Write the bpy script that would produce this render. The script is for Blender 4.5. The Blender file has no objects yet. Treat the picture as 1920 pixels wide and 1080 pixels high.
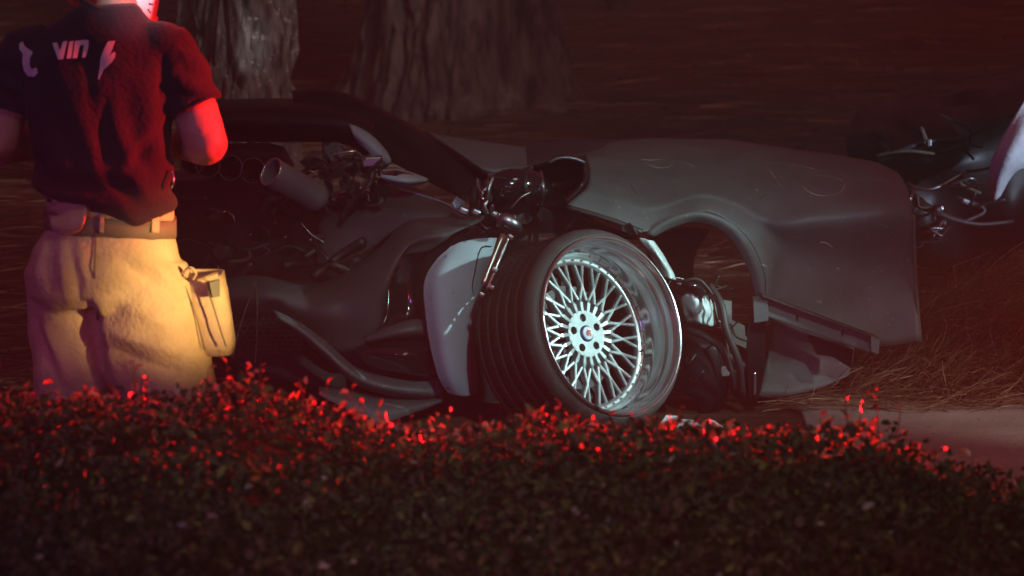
import bpy, bmesh, math, random
from mathutils import Vector, Matrix, noise
from mathutils.bvhtree import BVHTree

random.seed(7)
R = math.radians
scene = bpy.context.scene
col = scene.collection

# ------------------------------------------------------------------ camera
F, W0, H0 = 8400.0, 1920.0, 1080.0
PITCH = 0.1314
CAM = Vector((0, 0, 2.4))
RT = Vector((1, 0, 0))
UP = Vector((0, math.sin(PITCH), math.cos(PITCH)))
FW = Vector((0, math.cos(PITCH), -math.sin(PITCH)))
cam_d = bpy.data.cameras.new('camera')
cam = bpy.data.objects.new('camera', cam_d)
col.objects.link(cam)
cam.location = CAM
cam.rotation_euler = (math.pi / 2 - PITCH, 0, 0)
cam_d.sensor_width = 36
cam_d.lens = 36 * F / W0
cam_d.clip_start = 0.5
cam_d.clip_end = 500
cam_d.dof.use_dof = True
cam_d.dof.focus_distance = 14.1
cam_d.dof.aperture_fstop = 5.0
scene.camera = cam

# ------------------------------------------------------------------ red ambient world, added to lift the dark tones
world = bpy.data.worlds.new('World')
scene.world = world
world.use_nodes = True
bg = world.node_tree.nodes['Background']
bg.inputs[0].default_value = (0.14, 0.009, 0.015, 1)
bg.inputs[1].default_value = 1.0


def spot(name, loc, target, power, color, cone, blend=0.5, size=0.1):
    d = bpy.data.lights.new(name, 'SPOT')
    d.energy = power
    d.color = color
    d.spot_size = R(cone)
    d.spot_blend = blend
    d.shadow_soft_size = size
    o = bpy.data.objects.new(name, d)
    col.objects.link(o)
    o.location = loc
    o.rotation_euler = (Vector(target) - Vector(loc)).to_track_quat('-Z', 'Y').to_euler()
    return o


# emergency vehicle and street lamps, plus added fill spots marked as such
spot('scene_light', (7.6, 10.7, 3.3), (0.44, 14.7, 0.40), 5600, (0.62, 1.0, 0.97), 7.5, 1.0, 0.10)
spot('work_light', (1.5, 4.5, 6.4), (0.22, 15.0, 0.42), 1750, (0.60, 1.0, 0.96), 12.5, 1.0, 0.12)
spot('red_beacon', (6.2, 11.45, 2.2), (-0.70, 12.0, 1.33), 11500, (1.0, 0.016, 0.022), 6.6, 0.9, 0.10)
spot('red_grille_lamp', (4.0, 12.4, 0.92), (0.0, 10.48, 0.72), 6000, (1.0, 0.006, 0.014), 19, 0.6, 0.05)
spot('hedge_fill', (1.2, -3.0, 2.5), (0.0, 7.9, 0.75), 1000, (1.0, 0.13, 0.13), 10, 1.0, 0.1)  # unseen red fill added to lift the foreground hedge
spot('head_lamp', (4.2, 7.2, 1.35), (-0.95, 12.0, 0.84), 6600, (1.0, 0.63, 0.21), 4.4, 1.0, 0.08)
spot('blue_lamp', (-5.5, 3.0, 2.6), (-1.35, 12.0, 1.2), 420, (0.42, 0.20, 1.0), 13, 0.9, 0.2)
spot('blue_roof_lamp', (-3.0, -1.0, 3.6), (-0.55, 9.0, 0.75), 420, (0.40, 0.25, 1.0), 16, 1.0, 0.2)
spot('helmet_fill', (-0.6, -1.0, 2.9), (-1.00, 12.2, 1.60), 9000, (0.80, 0.90, 1.0), 1.2, 0.8, 0.05)  # added spot, stands in for the shine of the reflective panels
spot('airbag_fill', (7.5, 9.5, 2.6), (1.95, 16.6, 0.75), 4200, (0.62, 0.78, 1.0), 5, 0.8, 0.1)  # added blue-white fill to brighten the airbag
spot('kerb_fill', (7.0, 9.0, 3.6), (1.72, 14.75, 0.05), 1500, (1.0, 0.92, 0.82), 7.5, 1.0, 0.1)  # added warm fill so the straw and slabs show
spot('street_lamp', (5.0, 11.5, 6.0), (-1.15, 20.0, 1.5), 1250, (1.0, 0.86, 0.80), 21, 1.0, 0.3)
spot('street_lamp_near', (-1.0, 4.0, 6.0), (0.1, 10.0, 0.7), 240, (0.85, 1.0, 0.70), 20, 1.0, 0.3)
moon_d = bpy.data.lights.new('moon', 'SUN')
moon_d.energy = 0.20
moon_d.angle = R(12)
moon_d.color = (0.92, 1.0, 0.92)
moon = bpy.data.objects.new('moon', moon_d)
col.objects.link(moon)
moon.rotation_euler = (R(38), 0, R(25))

vs = scene.view_settings
vs.view_transform = 'Standard'
vs.look = 'None'
vs.exposure = 0
vs.gamma = 1
scene.cycles.use_denoising = True
scene.cycles.max_bounces = 4
scene.cycles.caustics_reflective = False
scene.cycles.caustics_refractive = False
scene.cycles.sample_clamp_indirect = 4


# ------------------------------------------------------------------ helpers
def P(px, py, Y):
    """photo direction -> world point at world depth Y"""
    d = FW + RT * ((px - W0 / 2) / F) + UP * ((H0 / 2 - py) / F)
    return CAM + d * (Y / d.y)


def mk(name, me, mat=None, parent=None, M=None, smooth=True):
    o = bpy.data.objects.new(name, me)
    col.objects.link(o)
    if mat is not None and not me.materials:
        me.materials.append(mat)
    if smooth and len(me.polygons):
        me.polygons.foreach_set('use_smooth', [True] * len(me.polygons))
    setpar(o, parent)
    if M is not None:
        o.matrix_basis = M
        WORLD_M[o.name] = M.copy()
    return o


WORLD_M = {}


def setpar(o, parent):
    if parent is not None:
        o.parent = parent
        pm = WORLD_M.get(parent.name)
        if pm is not None:
            o.matrix_parent_inverse = pm.inverted()


def tag(o, label=None, cat=None, group=None, kind=None):
    if label: o['label'] = label
    if cat: o['category'] = cat
    if group: o['group'] = group
    if kind: o['kind'] = kind
    return o


def empty(name, loc, label, cat, group=None):
    o = bpy.data.objects.new(name, None)
    o.empty_display_size = 0.1
    col.objects.link(o)
    o.location = loc
    WORLD_M[o.name] = Matrix.Translation(Vector(loc))
    return tag(o, label, cat, group)


def mesh(name, v, f):
    me = bpy.data.meshes.new(name)
    me.from_pydata([tuple(p) for p in v], [], f)
    me.update()
    return me


def from_bm(name, bm):
    bmesh.ops.recalc_face_normals(bm, faces=bm.faces)
    me = bpy.data.meshes.new(name)
    bm.to_mesh(me)
    bm.free()
    return me


def cr(p, t):
    """Catmull-Rom over a list of vectors, t in 0..len-1"""
    n = len(p)
    i = min(int(t), n - 2)
    u = t - i
    p1, p2 = p[i], p[i + 1]
    p0 = p[i - 1] if i > 0 else p1 * 2 - p2
    p3 = p[i + 2] if i + 2 < n else p2 * 2 - p1
    return 0.5 * ((2 * p1) + (p2 - p0) * u + (2 * p0 - 5 * p1 + 4 * p2 - p3) * u * u + (3 * p1 - p0 - 3 * p2 + p3) * u ** 3)


def smooth_path(pts, k=6):
    pts = [Vector(p) for p in pts]
    n = (len(pts) - 1) * k
    return [cr(pts, i / k) for i in range(n + 1)]


def px(l):
    return [P(*q) for q in l]


def patch_mesh(name, rows, ku=6, kv=6, crumple=0.0, cs=6.0):
    """rows: list of rows of (px,py,Y); every row the same length"""
    g = [[P(*q) for q in r] for r in rows]
    nu = (len(g[0]) - 1) * ku
    nv = (len(g) - 1) * kv
    cols = []
    for r in g:
        cols.append([cr(r, i / ku) for i in range(nu + 1)])
    v = []
    for j in range(nv + 1):
        for i in range(nu + 1):
            p = cr([cols[k][i] for k in range(len(g))], j / kv)
            if crumple:
                p = p + Vector((0, 1, 0)) * (noise.noise(p * cs) * crumple) + Vector((0, 0, 1)) * (noise.noise(p * cs + Vector((9, 3, 1))) * crumple * 0.4)
            v.append(p)
    f = []
    for j in range(nv):
        for i in range(nu):
            a = j * (nu + 1) + i
            f.append((a, a + 1, a + nu + 2, a + nu + 1))
    return mesh(name, v, f)


def patch(name, rows, mat, parent, th=0.006, ku=6, kv=6, crumple=0.0, cs=6.0):
    o = mk(name, patch_mesh(name, rows, ku, kv, crumple, cs), mat, parent)
    if th:
        m = o.modifiers.new('thick', 'SOLIDIFY')
        m.thickness = th
        m.offset = 0
    return o


def tube_mesh(name, pts, rad, seg=10, caps=True, k=5, smooth=True, squash=None):
    """pts world points; rad a number or a list; one smooth tube"""
    pts = [Vector(p) for p in pts]
    if not isinstance(rad, (list, tuple)):
        rad = [rad] * len(pts)
    if smooth and len(pts) > 2:
        rr = [Vector((r, 0, 0)) for r in rad]
        n = (len(pts) - 1) * k
        path = [cr(pts, i / k) for i in range(n + 1)]
        rad = [max(0.0003, cr(rr, i / k).x) for i in range(n + 1)]
    else:
        path = pts
    v, f = [], []
    T = (path[1] - path[0]).normalized()
    N = T.orthogonal().normalized()
    for i, p in enumerate(path):
        t = (path[min(i + 1, len(path) - 1)] - path[max(i - 1, 0)])
        if t.length > 1e-9: t.normalize()
        else: t = T
        N = (N - t * N.dot(t))
        N = N.normalized() if N.length > 1e-6 else t.orthogonal().normalized()
        B = t.cross(N)
        T = t
        for s in range(seg):
            a = 2 * math.pi * s / seg
            v.append(p + (N * math.cos(a) + B * math.sin(a)) * rad[i])
    for i in range(len(path) - 1):
        for s in range(seg):
            a = i * seg + s
            b = i * seg + (s + 1) % seg
            f.append((a, b, b + seg, a + seg))
    if caps:
        f.append(tuple(range(seg - 1, -1, -1)))
        f.append(tuple(range((len(path) - 1) * seg, len(path) * seg)))
    return mesh(name, v, f)


def tube(name, pts, rad, mat, parent, seg=10, **kw):
    return mk(name, tube_mesh(name, pts, rad, seg, **kw), mat, parent)


def lathe_mesh(name, prof, seg=64, closed=False):
    """prof: list of (r, z) about local Z"""
    v, f = [], []
    n = len(prof)
    for s in range(seg):
        a = 2 * math.pi * s / seg
        for r, z in prof:
            v.append((r * math.cos(a), r * math.sin(a), z))
    for s in range(seg):
        t = (s + 1) % seg
        for i in range(n - 1 if not closed else n):
            j = (i + 1) % n
            f.append((s * n + i, t * n + i, t * n + j, s * n + j))
    return mesh(name, v, f)


def box_bm(bm, size, M, bevel=0.0):
    r = bmesh.ops.create_cube(bm, size=1.0, matrix=M @ Matrix.Diagonal((*size, 1)))
    if bevel:
        es = list({e for v in r['verts'] for e in v.link_edges})
        bmesh.ops.bevel(bm, geom=es, offset=bevel, segments=2, affect='EDGES', profile=0.5)


def box(name, size, loc, mat, parent, rot=None, bevel=0.004):
    bm = bmesh.new()
    M = Matrix.Translation(Vector(loc))
    if rot is not None: M = M @ rot
    box_bm(bm, size, M, bevel)
    return mk(name, from_bm(name, bm), mat, parent, smooth=False)


def beam(name, a, b, w, h, mat, parent, up=Vector((0, 0, 1)), bevel=0.003):
    a, b = Vector(a), Vector(b)
    d = (b - a)
    L = d.length
    d.normalize()
    s = d.cross(up).normalized()
    u = s.cross(d)
    rot = Matrix((d, s, u)).transposed().to_4x4()
    return box(name, (L, w, h), (a + b) / 2, mat, parent, rot, bevel)


def plate(name, pts, th, mat, parent, bevel=0.002, crumple=0.0, sub=0):
    """outline of world points, thickened away from the road"""
    bm = bmesh.new()
    vs_ = [bm.verts.new(p) for p in pts]
    fc = bm.faces.new(vs_)
    bmesh.ops.triangulate(bm, faces=[fc])
    if sub:
        for _ in range(sub):
            bmesh.ops.subdivide_edges(bm, edges=bm.edges[:], cuts=1, use_grid_fill=False)
        bmesh.ops.triangulate(bm, faces=bm.faces[:])
    if crumple:
        for v in bm.verts:
            v.co.y += noise.noise(v.co * 14) * crumple
            v.co.z += noise.noise(v.co * 14 + Vector((4, 4, 4))) * crumple * .5
    me = from_bm(name, bm)
    o = mk(name, me, mat, parent, smooth=False)
    m = o.modifiers.new('thick', 'SOLIDIFY')
    m.thickness = th
    m.offset = 0
    return o


# ------------------------------------------------------------------ materials
MATS = {}


def mat(name, c, rough=0.6, metal=0.0, c2=None, ns=8.0, stretch=(1, 1, 1), bump=0.0, bs=40.0, coat=0.0, spec=0.5, island=None, detail=6.0, sheen=0.0, rvar=0.0, speck=None):
    m = bpy.data.materials.new(name)
    m.use_nodes = True
    nt = m.node_tree
    b = nt.nodes['Principled BSDF']
    b.inputs['Base Color'].default_value = (*c, 1)
    b.inputs['Roughness'].default_value = rough
    b.inputs['Metallic'].default_value = metal
    b.inputs['Specular IOR Level'].default_value = spec
    if coat:
        b.inputs['Coat Weight'].default_value = coat
        b.inputs['Coat Roughness'].default_value = 0.12
    if sheen: b.inputs['Sheen Weight'].default_value = sheen
    tc = nt.nodes.new('ShaderNodeTexCoord')
    mp = nt.nodes.new('ShaderNodeMapping')
    mp.inputs['Scale'].default_value = stretch
    nt.links.new(tc.outputs['Object'], mp.inputs[0])
    colour = None
    if c2 is not None:
        n = nt.nodes.new('ShaderNodeTexNoise')
        n.inputs['Scale'].default_value = ns
        n.inputs['Detail'].default_value = detail
        n.inputs['Roughness'].default_value = 0.65
        nt.links.new(mp.outputs[0], n.inputs['Vector'])
        rp = nt.nodes.new('ShaderNodeValToRGB')
        rp.color_ramp.elements[0].position = 0.35
        rp.color_ramp.elements[1].position = 0.68
        rp.color_ramp.elements[0].color = (*c, 1)
        rp.color_ramp.elements[1].color = (*c2, 1)
        nt.links.new(n.outputs['Fac'], rp.inputs[0])
        colour = rp.outputs[0]
        if rvar:
            mr = nt.nodes.new('ShaderNodeMapRange')
            mr.inputs['To Min'].default_value = max(0.02, rough - rvar)
            mr.inputs['To Max'].default_value = min(1, rough + rvar)
            nt.links.new(n.outputs['Fac'], mr.inputs[0])
            nt.links.new(mr.outputs[0], b.inputs['Roughness'])
    if island is not None:
        g = nt.nodes.new('ShaderNodeNewGeometry')
        rp = nt.nodes.new('ShaderNodeValToRGB')
        rp.color_ramp.interpolation = 'CONSTANT'
        els = rp.color_ramp.elements
        els[0].position = 0
        els[0].color = (*island[0][1], 1)
        els[1].position = island[1][0]
        els[1].color = (*island[1][1], 1)
        for p_, c_ in island[2:]:
            e = els.new(p_)
            e.color = (*c_, 1)
        nt.links.new(g.outputs['Random Per Island'], rp.inputs[0])
        colour = rp.outputs[0]
    if speck is not None:      # fine grit: (colour, scale, threshold)
        n = nt.nodes.new('ShaderNodeTexNoise')
        n.inputs['Scale'].default_value = speck[1]
        n.inputs['Detail'].default_value = 2
        nt.links.new(tc.outputs['Object'], n.inputs['Vector'])
        mr = nt.nodes.new('ShaderNodeMapRange')
        mr.inputs['From Min'].default_value = speck[2]
        mr.inputs['From Max'].default_value = speck[2] + 0.05
        nt.links.new(n.outputs['Fac'], mr.inputs[0])
        mx = nt.nodes.new('ShaderNodeMixRGB')
        nt.links.new(mr.outputs[0], mx.inputs[0])
        if colour is not None: nt.links.new(colour, mx.inputs[1])
        else: mx.inputs[1].default_value = (*c, 1)
        mx.inputs[2].default_value = (*speck[0], 1)
        colour = mx.outputs[0]
    if colour is not None: nt.links.new(colour, b.inputs['Base Color'])
    if bump:
        n = nt.nodes.new('ShaderNodeTexNoise')
        n.inputs['Scale'].default_value = bs
        n.inputs['Detail'].default_value = 5
        nt.links.new(mp.outputs[0], n.inputs['Vector'])
        bp = nt.nodes.new('ShaderNodeBump')
        bp.inputs['Strength'].default_value = bump
        bp.inputs['Distance'].default_value = 0.01
        nt.links.new(n.outputs['Fac'], bp.inputs['Height'])
        nt.links.new(bp.outputs[0], b.inputs['Normal'])
    MATS[name] = m
    return m


mat('straw_ground', (0.055, 0.034, 0.022), 0.95, 0, (0.15, 0.085, 0.045), 3.0, (0.7, 2.6, 2), 0.8, 12, spec=0.1)
mat('asphalt', (0.035, 0.035, 0.036), 0.9, 0, (0.065, 0.063, 0.062), 30, bump=0.4, bs=120, spec=0.2)
mat('concrete', (0.30, 0.28, 0.25), 0.9, 0, (0.44, 0.41, 0.36), 2.2, bump=0.35, bs=60, spec=0.2, speck=((0.14, 0.10, 0.07), 60, 0.66))
mat('straw', (0.2, 0.12, 0.06), 0.8, spec=0.2, island=[(0, (0.075, 0.042, 0.026)), (0.4, (0.13, 0.075, 0.042)), (0.78, (0.22, 0.14, 0.08)), (0.95, (0.46, 0.34, 0.22))])
mat('bark', (0.045, 0.036, 0.032), 0.95, 0, (0.30, 0.25, 0.23), 9, (2.5, 2.5, 0.8), 1.0, 26, spec=0.1, speck=((0.40, 0.36, 0.33), 38, 0.64))
mat('bark_plated', (0.035, 0.024, 0.021), 0.95, 0, (0.30, 0.24, 0.22), 4.0, (2.4, 2.4, 0.8), 0.9, 20, spec=0.1)
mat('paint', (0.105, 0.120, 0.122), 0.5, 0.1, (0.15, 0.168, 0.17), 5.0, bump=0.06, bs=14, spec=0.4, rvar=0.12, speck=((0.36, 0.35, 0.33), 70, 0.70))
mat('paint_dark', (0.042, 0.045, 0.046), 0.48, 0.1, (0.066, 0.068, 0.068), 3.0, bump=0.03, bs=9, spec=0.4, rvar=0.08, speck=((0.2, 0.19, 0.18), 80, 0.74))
mat('paint_lit', (0.29, 0.335, 0.37), 0.75, 0, (0.35, 0.395, 0.43), 4, spec=0.12, speck=((0.13, 0.13, 0.14), 26, 0.70))  # paler copy of the body paint, light on it put into the colour
mat('black_plastic_shade', (0.008, 0.007, 0.008), 0.4, 0, (0.016, 0.014, 0.014), 6, spec=0.2)  # black parts; also painted shade on wing, deck and gaps
mat('black_gloss', (0.01, 0.01, 0.012), 0.12, 0, spec=0.6, coat=0.5)
mat('rubber', (0.016, 0.015, 0.015), 0.75, 0, (0.034, 0.031, 0.03), 7, bump=0.2, bs=50, spec=0.3)
mat('rubber_side', (0.035, 0.034, 0.034), 0.55, 0, (0.065, 0.062, 0.06), 10, bump=0.1, bs=40, spec=0.4, rvar=0.1)
mat('alloy', (0.68, 0.74, 0.75), 0.30, 0.9, (0.36, 0.40, 0.40), 16, bump=0.02, bs=60, rvar=0.08)
mat('chrome', (0.76, 0.82, 0.83), 0.17, 0.96, (0.66, 0.71, 0.72), 5, rvar=0.05)
mat('steel', (0.42, 0.44, 0.46), 0.38, 1.0, (0.25, 0.25, 0.26), 12, bump=0.1, bs=30, rvar=0.1)
mat('gunmetal', (0.085, 0.085, 0.09), 0.45, 0.5, (0.12, 0.12, 0.125), 20)
mat('canister', (0.19, 0.23, 0.25), 0.45, 0.5, (0.27, 0.31, 0.33), 6, bump=0.05, bs=30)
mat('steel_dull', (0.26, 0.31, 0.36), 0.5, 0.7, (0.34, 0.39, 0.44), 8, bump=0.08, bs=30)
mat('dark_metal', (0.03, 0.028, 0.03), 0.5, 0.6, (0.07, 0.06, 0.06), 10, bump=0.2, bs=30)
mat('foil', (0.86, 0.92, 0.92), 0.35, 0.15, (0.74, 0.80, 0.80), 9, bump=0.5, bs=16)
mat('bracket', (0.44, 0.47, 0.44), 0.6, 0.1, (0.30, 0.31, 0.28), 9)
mat('brass', (0.55, 0.50, 0.40), 0.3, 0.9)
mat('cap_white', (0.75, 0.75, 0.76), 0.35)
mat('cap_red', (0.35, 0.03, 0.04), 0.4)
mat('cap_blue', (0.03, 0.04, 0.14), 0.35)
mat('hose', (0.02, 0.019, 0.019), 0.5, 0, (0.035, 0.033, 0.033), 20, spec=0.4)
mat('skin', (0.42, 0.26, 0.19), 0.5, 0, (0.47, 0.29, 0.22), 18, bump=0.05, bs=70, spec=0.4)
mat('shirt', (0.022, 0.017, 0.026), 0.9, 0, (0.036, 0.026, 0.036), 7, bump=0.45, bs=80, spec=0.15, sheen=0.1)
mat('trousers', (0.44, 0.33, 0.21), 0.9, 0, (0.56, 0.43, 0.29), 9, bump=0.5, bs=75, spec=0.12)
mat('belt', (0.14, 0.115, 0.09), 0.6, 0, (0.18, 0.15, 0.12), 20, spec=0.3)
mat('print', (0.60, 0.55, 0.57), 0.8, 0, (0.50, 0.46, 0.48), 30, spec=0.1)
mat('helmet', (0.30, 0.02, 0.025), 0.4)
mat('reflective', (0.93, 0.93, 0.95), 0.5)
mat('navy', (0.02, 0.02, 0.10), 0.5)
mat('boot', (0.02, 0.018, 0.016), 0.6, 0, (0.035, 0.03, 0.026), 20)
mat('leaf', (0.05, 0.08, 0.03), 0.6, spec=0.25, island=[(0, (0.05, 0.055, 0.032)), (0.30, (0.06, 0.075, 0.035)), (0.58, (0.08, 0.10, 0.042)), (0.78, (0.10, 0.085, 0.06)), (0.93, (0.14, 0.20, 0.06)), (0.985, (0.34, 0.36, 0.34))])
mat('leaf_rim_lit', (0.55, 0.19, 0.12), 0.36, 0, (0.72, 0.30, 0.18), 30, spec=0.7)  # red light falling on the rim leaves is put into this colour
mat('ivy', (0.05, 0.09, 0.02), 0.5, spec=0.4, island=[(0, (0.04, 0.06, 0.02)), (0.5, (0.07, 0.11, 0.03)), (0.8, (0.13, 0.20, 0.04))])
mat('dry_needle', (0.42, 0.34, 0.26), 0.6, 0, (0.62, 0.55, 0.46), 30, spec=0.3)
mat('twig', (0.06, 0.04, 0.03), 0.9, 0, (0.10, 0.07, 0.05), 20)
mat('soil', (0.03, 0.026, 0.015), 1.0, 0, (0.065, 0.06, 0.03), 22, spec=0.05)
mat('mesh_cloth', (0.50, 0.52, 0.58), 0.8, 0, (0.62, 0.63, 0.66), 40, bump=0.4, bs=90, spec=0.2)
MT = MATS


# ------------------------------------------------------------------ setting: ground, road, gutter
def ground_z(x, y):
    z = 0.0
    if y > 15.25:
        z = 0.055 * (y - 15.25)
        if y > 40: z = 0.055 * 24.75 + 0.03 * (y - 40)
        k = min(1, (y - 15.25) / 1.0)
        z += k * (0.05 * noise.noise(Vector((x * 0.9, y * 0.9, 2))) + 0.025 * noise.noise(Vector((x * 3, y * 3, 5))))
        # low bank of raked straw right of the wreck
        z += 0.27 * math.exp(-((x - 1.78) / 0.36) ** 2 - ((y - 15.72) / 0.30) ** 2)
    return z


def grid_ground(name, xs, ys, zf, m):
    v = [(x, y, zf(x, y)) for y in ys for x in xs]
    n = len(xs)
    f = [(j * n + i, j * n + i + 1, (j + 1) * n + i + 1, (j + 1) * n + i) for j in range(len(ys) - 1) for i in range(n - 1)]
    return tag(mk(name, mesh(name, v, f), m), kind='structure')


xs = [-250, -120, -60, -30, -15, -8] + [-5 + 0.1 * i for i in range(101)] + [8, 15, 30, 60, 120, 250]
ys = [-60, -20, 0, 8, 12, 14, 15] + [15.2 + 0.1 * i for i in range(60)] + [21.3 + 0.35 * i for i in range(60)] + [45, 55, 70, 100, 150, 250, 400]
grid_ground('ground', xs, ys, lambda x, y: ground_z(x, y) - 0.012, MT['straw_ground'])
tag(mk('road', mesh('road', [(-60, 10.9, 0), (60, 10.9, 0), (60, 13.6, 0), (-60, 13.6, 0)], [(0, 1, 2, 3)]), MT['asphalt']), kind='structure')
gut = tag(empty('gutter', (0, 14.6, 0), None, None), kind='structure')
for i in range(4):
    x0 = 0.97 + i * 1.9
    bm = bmesh.new()
    box_bm(bm, (1.888, 1.65, 0.08), Matrix.Translation((x0 + 0.95, 14.40 - 0.004 * (i % 2), -0.030 + 0.002 * (i % 3))), 0.008)
    mk('concrete_slab', from_bm('concrete_slab', bm), MT['concrete'], gut, smooth=False)


# pine straw lying on the bank
def strands(name, pts, m, wid=0.0022, k=3):
    v, f = [], []
    for (p, L, az, lift, cur) in pts:
        d = Vector((math.cos(az), math.sin(az), 0))
        s = Vector((-d.y, d.x, 0))
        b = len(v)
        for i in range(k + 1):
            t = i / k
            q = p + d * (L * (t - 0.5)) + s * (cur * L * (t * (1 - t)) * 4) + Vector((0, 0, lift * (t - 0.2) + abs(lift) * .4 * t * (1 - t)))
            w = wid * (1 - 0.5 * abs(2 * t - 1))
            # a strip with a second, upright fin: visible from every side
            v += [q - s * w, q + s * w, q + Vector((0, 0, w * 1.6))]
        for i in range(k):
            a = b + i * 3
            f += [(a, a + 3, a + 5, a + 2), (a + 1, a + 2, a + 5, a + 4)]
    return mk(name, mesh(name, v, f), m, smooth=False)


pts = []
for _ in range(15000):          # the whole bank behind the wreck
    y = 15.4 + (random.random() ** 1.7) * 24
    x = random.uniform(-1, 1) * (y * 0.125 + 0.25)
    pts.append((Vector((x, y, ground_z(x, y) + random.uniform(-0.004, 0.02))), random.uniform(0.12, 0.34) * (1 + (y - 15) * .03), random.gauss(0, 0.45), random.gauss(0, 0.02), random.gauss(0, 0.18)))
tag(strands('pine_straw', pts, MT['straw'], 0.003), 'loose brown pine needles covering the bank behind the wreck', 'pine straw', kind='stuff')
pts = []
for _ in range(9500):          # the raked heap at the right
    x = random.gauss(1.66, 0.30)
    y = random.gauss(15.58, 0.26)
    if y < 15.02 or x < 0.95: continue
    pts.append((Vector((x, y, ground_z(x, y) + abs(random.gauss(0, 0.035)))), random.uniform(0.07, 0.22), random.gauss(0.4, 1.1), random.gauss(0.03, 0.07), random.gauss(0, 0.2)))
for _ in range(500):
    x = random.uniform(0.9, 2.1)
    y = random.uniform(14.9, 15.3)
    pts.append((Vector((x, y, 0.016 + random.random() * 0.02)), random.uniform(0.08, 0.25), random.gauss(0.1, 0.5), random.gauss(0, 0.015), random.gauss(0, 0.2)))
tag(strands('pine_straw_heap', pts, MT['straw'], 0.0015), 'tangled heap of long dry pine needles beside the torn fender', 'pine straw', kind='stuff')


v, f = [], []
rl = random.Random(3)
for _ in range(1500):
    y = 15.5 + rl.random() ** 1.4 * 16
    x = rl.uniform(-1, 1) * (y * .125 + .2)
    q = Vector((x, y, ground_z(x, y) + rl.uniform(0, .02)))
    d = Vector((rl.gauss(0, 1), rl.gauss(0, 1), rl.gauss(0, .3))).normalized()
    sd = d.cross(Vector((rl.gauss(0, .5), rl.gauss(0, .5), 1))).normalized()
    ln = rl.uniform(.02, .06)
    i0 = len(v)
    v += [q, q + d * ln * .5 + sd * ln * .3 + Vector((0, 0, .006)), q + d * ln, q + d * ln * .5 - sd * ln * .3 + Vector((0, 0, .01))]
    f += [(i0, i0 + 1, i0 + 2), (i0, i0 + 2, i0 + 3)]
tag(mk('leaf_litter', mesh('leaf_litter', v, f), MT['straw'], smooth=False), 'scattered dry leaves on the straw bank', 'leaves', kind='stuff')


# ------------------------------------------------------------------ trees
def trunk_mesh(name, base, r0, h, flare, seed, plates, nseg=260, nh=300):
    v, f = [], []
    off = Vector((seed * 7.3, seed * 3.1, seed))
    for j in range(nh + 1):
        z = h * (j / nh) ** 1.9 - 0.12
        rr = r0 * (1 - 0.03 * z) * (1 + flare * math.exp(-max(z, 0) / 0.28))
        for i in range(nseg):
            a = 2 * math.pi * i / nseg
            c, s = math.cos(a), math.sin(a)
            q = Vector((c * r0 * 9, s * r0 * 9, z * 2.2)) + off
            wob = noise.noise(q * 0.6) * 0.35
            d = noise.voronoi(Vector((q.x + wob, q.y + wob, q.z * (0.62 if plates else 0.75))) * (0.75 if plates else 1.15))[0]
            crack = min(1.0, (d[1] - d[0]) * 2.6)
            bump = (0.052 if plates else 0.040) * crack ** 1.4 + 0.016 * noise.noise(q * 2.3) + 0.008 * noise.noise(q * 6.1)
            fz = abs(noise.noise(Vector((q.x * 1.5 + 11, q.y * 1.5, q.z * .55))))
            bump -= 0.030 * math.exp(-(fz / .07) ** 2)
            fz = abs(noise.noise(Vector((q.x * 3.1, q.y * 3.1 + 5, q.z * 1.6))))
            bump -= 0.014 * math.exp(-(fz / .09) ** 2)
            lobes = 1 + flare * 0.28 * math.exp(-max(z, 0) / 0.4) * math.sin(a * 5 + seed)
            r = rr * lobes + bump * (1.25 if plates else 1.0)
            v.append((base[0] + r * c, base[1] + r * s, base[2] + z))
    for j in range(nh):
        for i in range(nseg):
            a = j * nseg + i
            b = j * nseg + (i + 1) % nseg
            f.append((a, b, b + nseg, a + nseg))
    return mesh(name, v, f)


def tree(px_, py_, Y, r0, flare, seed, plates, label, h=6.0):
    b = P(px_, py_, Y)
    b.z = ground_z(b.x, Y)
    t = empty('pine_tree', b, label, 'tree', 'trees behind the wreck')
    mk('trunk', trunk_mesh('trunk', b, r0, h, flare, seed, plates), MT['bark_plated' if plates else 'bark'], t)
    rnd = random.Random(seed)
    # a few limbs and a needle crown high above the frame
    top = b + Vector((0, 0, h - 0.3))
    tube('trunk_top', [top, top + Vector((0.1, 0, 2)), top + Vector((0, 0.1, 4))], [r0 * .8, r0 * .5, r0 * .1], MT['bark'], t, 14)
    v, f = [], []
    for k in range(9):
        a = rnd.uniform(0, 6.28)
        s = top + Vector((0, 0, rnd.uniform(0.6, 3.4)))
        e = s + Vector((math.cos(a) * 2.0, math.sin(a) * 2.0, rnd.uniform(0.1, 0.6)))
        tube('limb', [s, (s + e) / 2 + Vector((0, 0, .15)), e], [.07, .05, .015], MT['bark'], t, 7)
        for n_ in range(260):
            q = s.lerp(e, rnd.uniform(0.35, 1.05)) + Vector((rnd.gauss(0, .28), rnd.gauss(0, .28), rnd.gauss(0, .2)))
            dd = Vector((rnd.gauss(0, 1), rnd.gauss(0, 1), rnd.gauss(0, .6))).normalized() * 0.16
            sd = dd.orthogonal().normalized() * 0.012
            i0 = len(v)
            v += [q - sd, q + sd, q + dd]
            f.append((i0, i0 + 1, i0 + 2))
    tag(mk('crown', mesh('crown', v, f), MT['ivy'], t, smooth=False), kind='stuff')
    return t


tree(446, 330, 19.0, 0.222, 0.10, 2, False, 'straight grey-barked pine trunk just behind the firefighter\'s arm')
tree(868, 232, 22.2, 0.44, 0.30, 5, True, 'thick pine trunk with flaking bark plates and flared base')

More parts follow.
